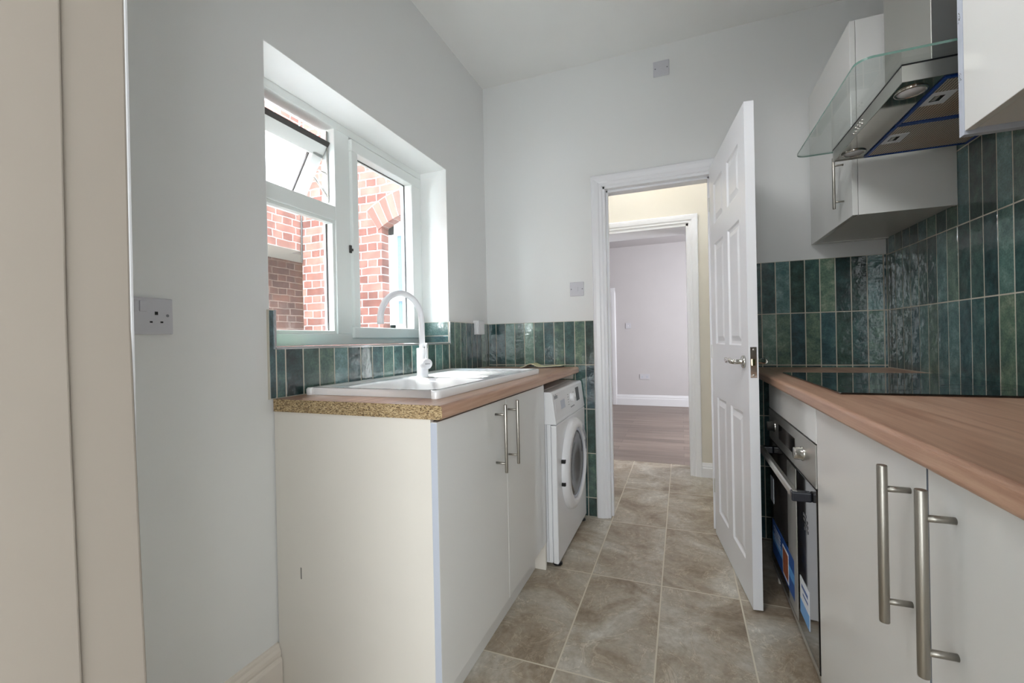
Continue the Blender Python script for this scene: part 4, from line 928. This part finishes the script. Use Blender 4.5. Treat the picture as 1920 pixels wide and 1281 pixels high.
# ------------------------------------------------------------------ hob
HB = (1.86, -0.82, WT)
hob = thing('hob', HB, 'black glass induction hob set flat in the worktop below the extractor hood', 'hob')
WB(HB, [((1.603, -1.195, WT + 0.0008), (2.118, -0.455, WT + 0.0058))], 'glass_top', 'hobglass', hob, 0.0015)
MT['zoneprint'] = mat('grey_zone_print', srgb(60, 62, 66), 0.3)
for (x, y, r_) in ((1.745, -0.62, 0.075), (1.98, -0.64, 0.09), (1.745, -1.02, 0.09), (1.98, -1.00, 0.075)):
    MB().lathe([(r_, 0), (r_, 0.0002), (r_ - 0.0012, 0.0002), (r_ - 0.0012, 0)], rel((x, y, WT + 0.0059), HB), (0, 0, 1), 64).build('cooking_zone', 'zoneprint', hob)

# ------------------------------------------------------------------ wall units
UX = 1.820
u1b = (2.0, -0.31, 1.53)
u1 = thing('wall_cabinet', u1b, 'white gloss wall cabinet with bar handle in the corner, beyond the extractor hood', 'cabinet')
uy0, uy1, uz0, uz1 = -0.598, -0.022, 1.530, 2.275
WB(u1b, [((UX + 0.0195, uy0, uz0), (W - 0.010, uy0 + 0.018, uz1)), ((UX + 0.0195, uy1 - 0.018, uz0), (W - 0.010, uy1, uz1)), ((UX + 0.0195, uy0 + 0.018, uz0 + 0.004), (W - 0.010, uy1 - 0.018, uz0 + 0.022)), ((UX + 0.0195, uy0 + 0.018, uz1 - 0.018), (W - 0.010, uy1 - 0.018, uz1)), ((W - 0.016, uy0 + 0.018, uz0 + 0.022), (W - 0.010, uy1 - 0.018, uz1 - 0.018))], 'carcass', 'board', u1, 0.0005)
dd = WB(u1b, [((UX, uy0, uz0), (UX + 0.018, uy1, uz1))], 'cabinet_door', 'doorgloss', u1, 0.0012)
bar_handle(dd, u1b, 1.787, -0.505, 1.583, 1.790, UX, 0.0105)
u2b = (2.0, -1.65, 1.53)
u2 = thing('wall_cabinet', u2b, 'white gloss wall cabinet at the upper right, nearer than the extractor hood', 'cabinet')
vy0, vy1 = -2.10, -1.292
WB(u2b, [((UX - 0.001, vy1 - 0.018, 1.532), (W - 0.010, vy1, 2.275))], 'end_panel', 'edging', u2, 0.0008)['label'] = 'pale blue grey end panel edge with scuffs'
WB(u2b, [((UX + 0.0215, vy0, 1.545), (W - 0.010, vy1 - 0.0185, 1.574)), ((UX + 0.0195, vy0, 2.257), (W - 0.010, vy1 - 0.0185, 2.275)), ((UX + 0.0195, vy0, 1.5745), (W - 0.010, vy0 + 0.018, 2.2565)), ((W - 0.028, vy0 + 0.018, 1.5745), (W - 0.010, vy1 - 0.0185, 2.2565))], 'carcass', 'board', u2, 0.0005)
WB(u2b, [((UX, vy0, 1.540), (UX + 0.018, vy1 - 0.0195, 2.275))], 'cabinet_door', 'doorgloss', u2, 0.0012)
for zc2 in (1.668, 1.812, 1.895):
    mb = MB()
    for k in range(7):
        a_ = rnd.random() * 0.010; z_ = zc2 + (rnd.random() - 0.5) * 0.02
        mb.tube([rel((UX - 0.0012, vy1 - 0.004 - a_, z_), u2b), rel((UX - 0.0012, vy1 - 0.004 - a_ * 0.4, z_ + (rnd.random() - 0.4) * 0.014), u2b)], 0.0004, 5)
    mb.build('scuff_mark', 'scuff', u2)

# ------------------------------------------------------------------ extractor hood
EB = (1.93, -0.94, 1.72)
ho = thing('extractor_hood', EB, 'stainless steel extractor hood with flat glass canopy between the two wall cabinets', 'extractor hood')
hx0, hx1, hy0, hy1, hz0, hz1 = 1.742, W - 0.012, -1.218, -0.664, 1.722, 1.764
def E(*a): return [(tuple(p[0]), tuple(p[1])) for p in a]
body = WB(EB, [((hx0, hy0, hz0), (hx0 + 0.002, hy1, hz1)), ((hx0 + 0.002, hy0, hz0), (hx1, hy0 + 0.002, hz1)), ((hx0 + 0.002, hy1 - 0.002, hz0), (hx1, hy1, hz1)), ((hx0 + 0.002, hy0 + 0.002, hz1 - 0.002), (hx1, hy1 - 0.002, hz1)), ], 'hood_body', 'steel', ho)
WB(EB, [((hx0 + 0.002, hy0 + 0.002, hz0 + 0.003), (1.834, hy1 - 0.002, hz0 + 0.005)), ((1.834, hy0 + 0.002, hz0 + 0.003), (hx1, -1.205, hz0 + 0.005))], 'underside_plate', 'polished', ho)
WB(EB, [((hx0 - 0.001, hy0 - 0.001, hz1), (hx1, hy1 + 0.001, hz1 + 0.004))], 'seal_strip', 'black', ho)
# glass canopy with rounded front corners
mb = MB(); gx0, gx1, gy0, gy1, gr = 1.628, W - 0.012, -1.282, -0.628, 0.035
pr = [(gx1, gy0)] + [(gx0 + gr - gr * math.cos(t_), gy0 + gr - gr * math.sin(t_)) for t_ in [math.pi / 2 * (1 - k / 8) for k in range(9)]] + [(gx0 + gr - gr * math.cos(t_), gy1 - gr + gr * math.sin(t_)) for t_ in [math.pi / 2 * k / 8 for k in range(9)]] + [(gx1, gy1)]
base_n = len(pr)
lo_ = [mb.bm.verts.new(rel((u, v, hz1 + 0.0045), EB)) for u, v in pr]; hi_ = [mb.bm.verts.new(rel((u, v, hz1 + 0.0105), EB)) for u, v in pr]
mb.bm.faces.new(lo_); mb.bm.faces.new(hi_)
for k in range(base_n): mb.bm.faces.new((lo_[k], lo_[(k + 1) % base_n], hi_[(k + 1) % base_n], hi_[k])).material_index = 1
mb.build('glass_canopy', ['canopyglass', 'glassedge'], ho)
# chimney
WB(EB, [((1.856, -1.090, hz1 + 0.011), (hx1, -0.798, H - 0.002))], 'chimney', 'steel', ho, 0.0015)
# filters
for (fy0, fy1) in ((-1.203, -0.931), (-0.927, -0.668)):
    fx0, fx1 = 1.835, 2.126; fr = 0.009
    f_ = WB(EB, [((fx0, fy0, hz0 - 0.002), (fx0 + fr, fy1, hz0 + 0.004)), ((fx1 - fr, fy0, hz0 - 0.002), (fx1, fy1, hz0 + 0.004)), ((fx0 + fr, fy0, hz0 - 0.002), (fx1 - fr, fy0 + fr, hz0 + 0.004)), ((fx0 + fr, fy1 - fr, hz0 - 0.002), (fx1 - fr, fy1, hz0 + 0.004))], 'grease_filter', 'blue', ho, 0.001)
    WB(EB, [((fx0 + fr, fy0 + fr, hz0 + 0.001), (fx1 - fr, fy1 - fr, hz0 + 0.003))], 'filter_mesh', 'mesh', f_)
    cy2 = (fy0 + fy1) / 2 + (-0.015 if fy0 < -1 else -0.02)
    lt = WB(EB, [((fx0 + fr, cy2 - 0.036, hz0 - 0.001), (fx0 + fr + 0.055, cy2 - 0.019, hz0 + 0.002)), ((fx0 + fr, cy2 + 0.019, hz0 - 0.001), (fx0 + fr + 0.055, cy2 + 0.036, hz0 + 0.002)), ((fx0 + fr, cy2 - 0.019, hz0 - 0.001), (fx0 + fr + 0.013, cy2 + 0.019, hz0 + 0.002)), ((fx0 + fr + 0.038, cy2 - 0.019, hz0 - 0.001), (fx0 + fr + 0.055, cy2 + 0.019, hz0 + 0.002))], 'filter_latch', 'lbl_white', f_)
    WB(EB, [((fx0 + fr + 0.013, cy2 - 0.019, hz0 + 0.0005), (fx0 + fr + 0.038, cy2 + 0.019, hz0 + 0.0012))], 'latch_recess', 'darkslot', lt)
    WB(EB, [((fx0 + fr + 0.016, cy2 - 0.016, hz0 - 0.001), (fx0 + fr + 0.026, cy2 + 0.012, hz0 + 0.0006))], 'latch_tongue', 'steel', lt)
for y in (-1.148, -0.728):
    lm = MB().lathe([(0.036, 0.0), (0.036, 0.003), (0.030, 0.004), (0.029, 0.001)], rel((1.787, y, hz0 + 0.0028), EB), (0, 0, -1), 40).build('hood_lamp', 'chrome', ho)
    MB().lathe([(0.0295, 0.0), (0.0295, 0.0018), (0, 0.0026)], rel((1.787, y, hz0 + 0.0028), EB), (0, 0, -1), 40).build('lens', 'lens', lm)
for k in range(5):
    y = -0.955 + 0.0185 * k
    for z in ((hz0 + 0.014,), (hz0 + 0.026,))[k % 2] + ((hz0 + 0.026,) if k % 2 == 0 else (hz0 + 0.014,)):
        if (k in (4,)) and z > hz0 + 0.02: continue
        MB().lathe([(0.0032, 0), (0.0032, 0.003), (0.0022, 0.004), (0, 0.004)], rel((hx0, y, z), EB), (-1, 0, 0), 14).build('push_button', 'chrome', ho)
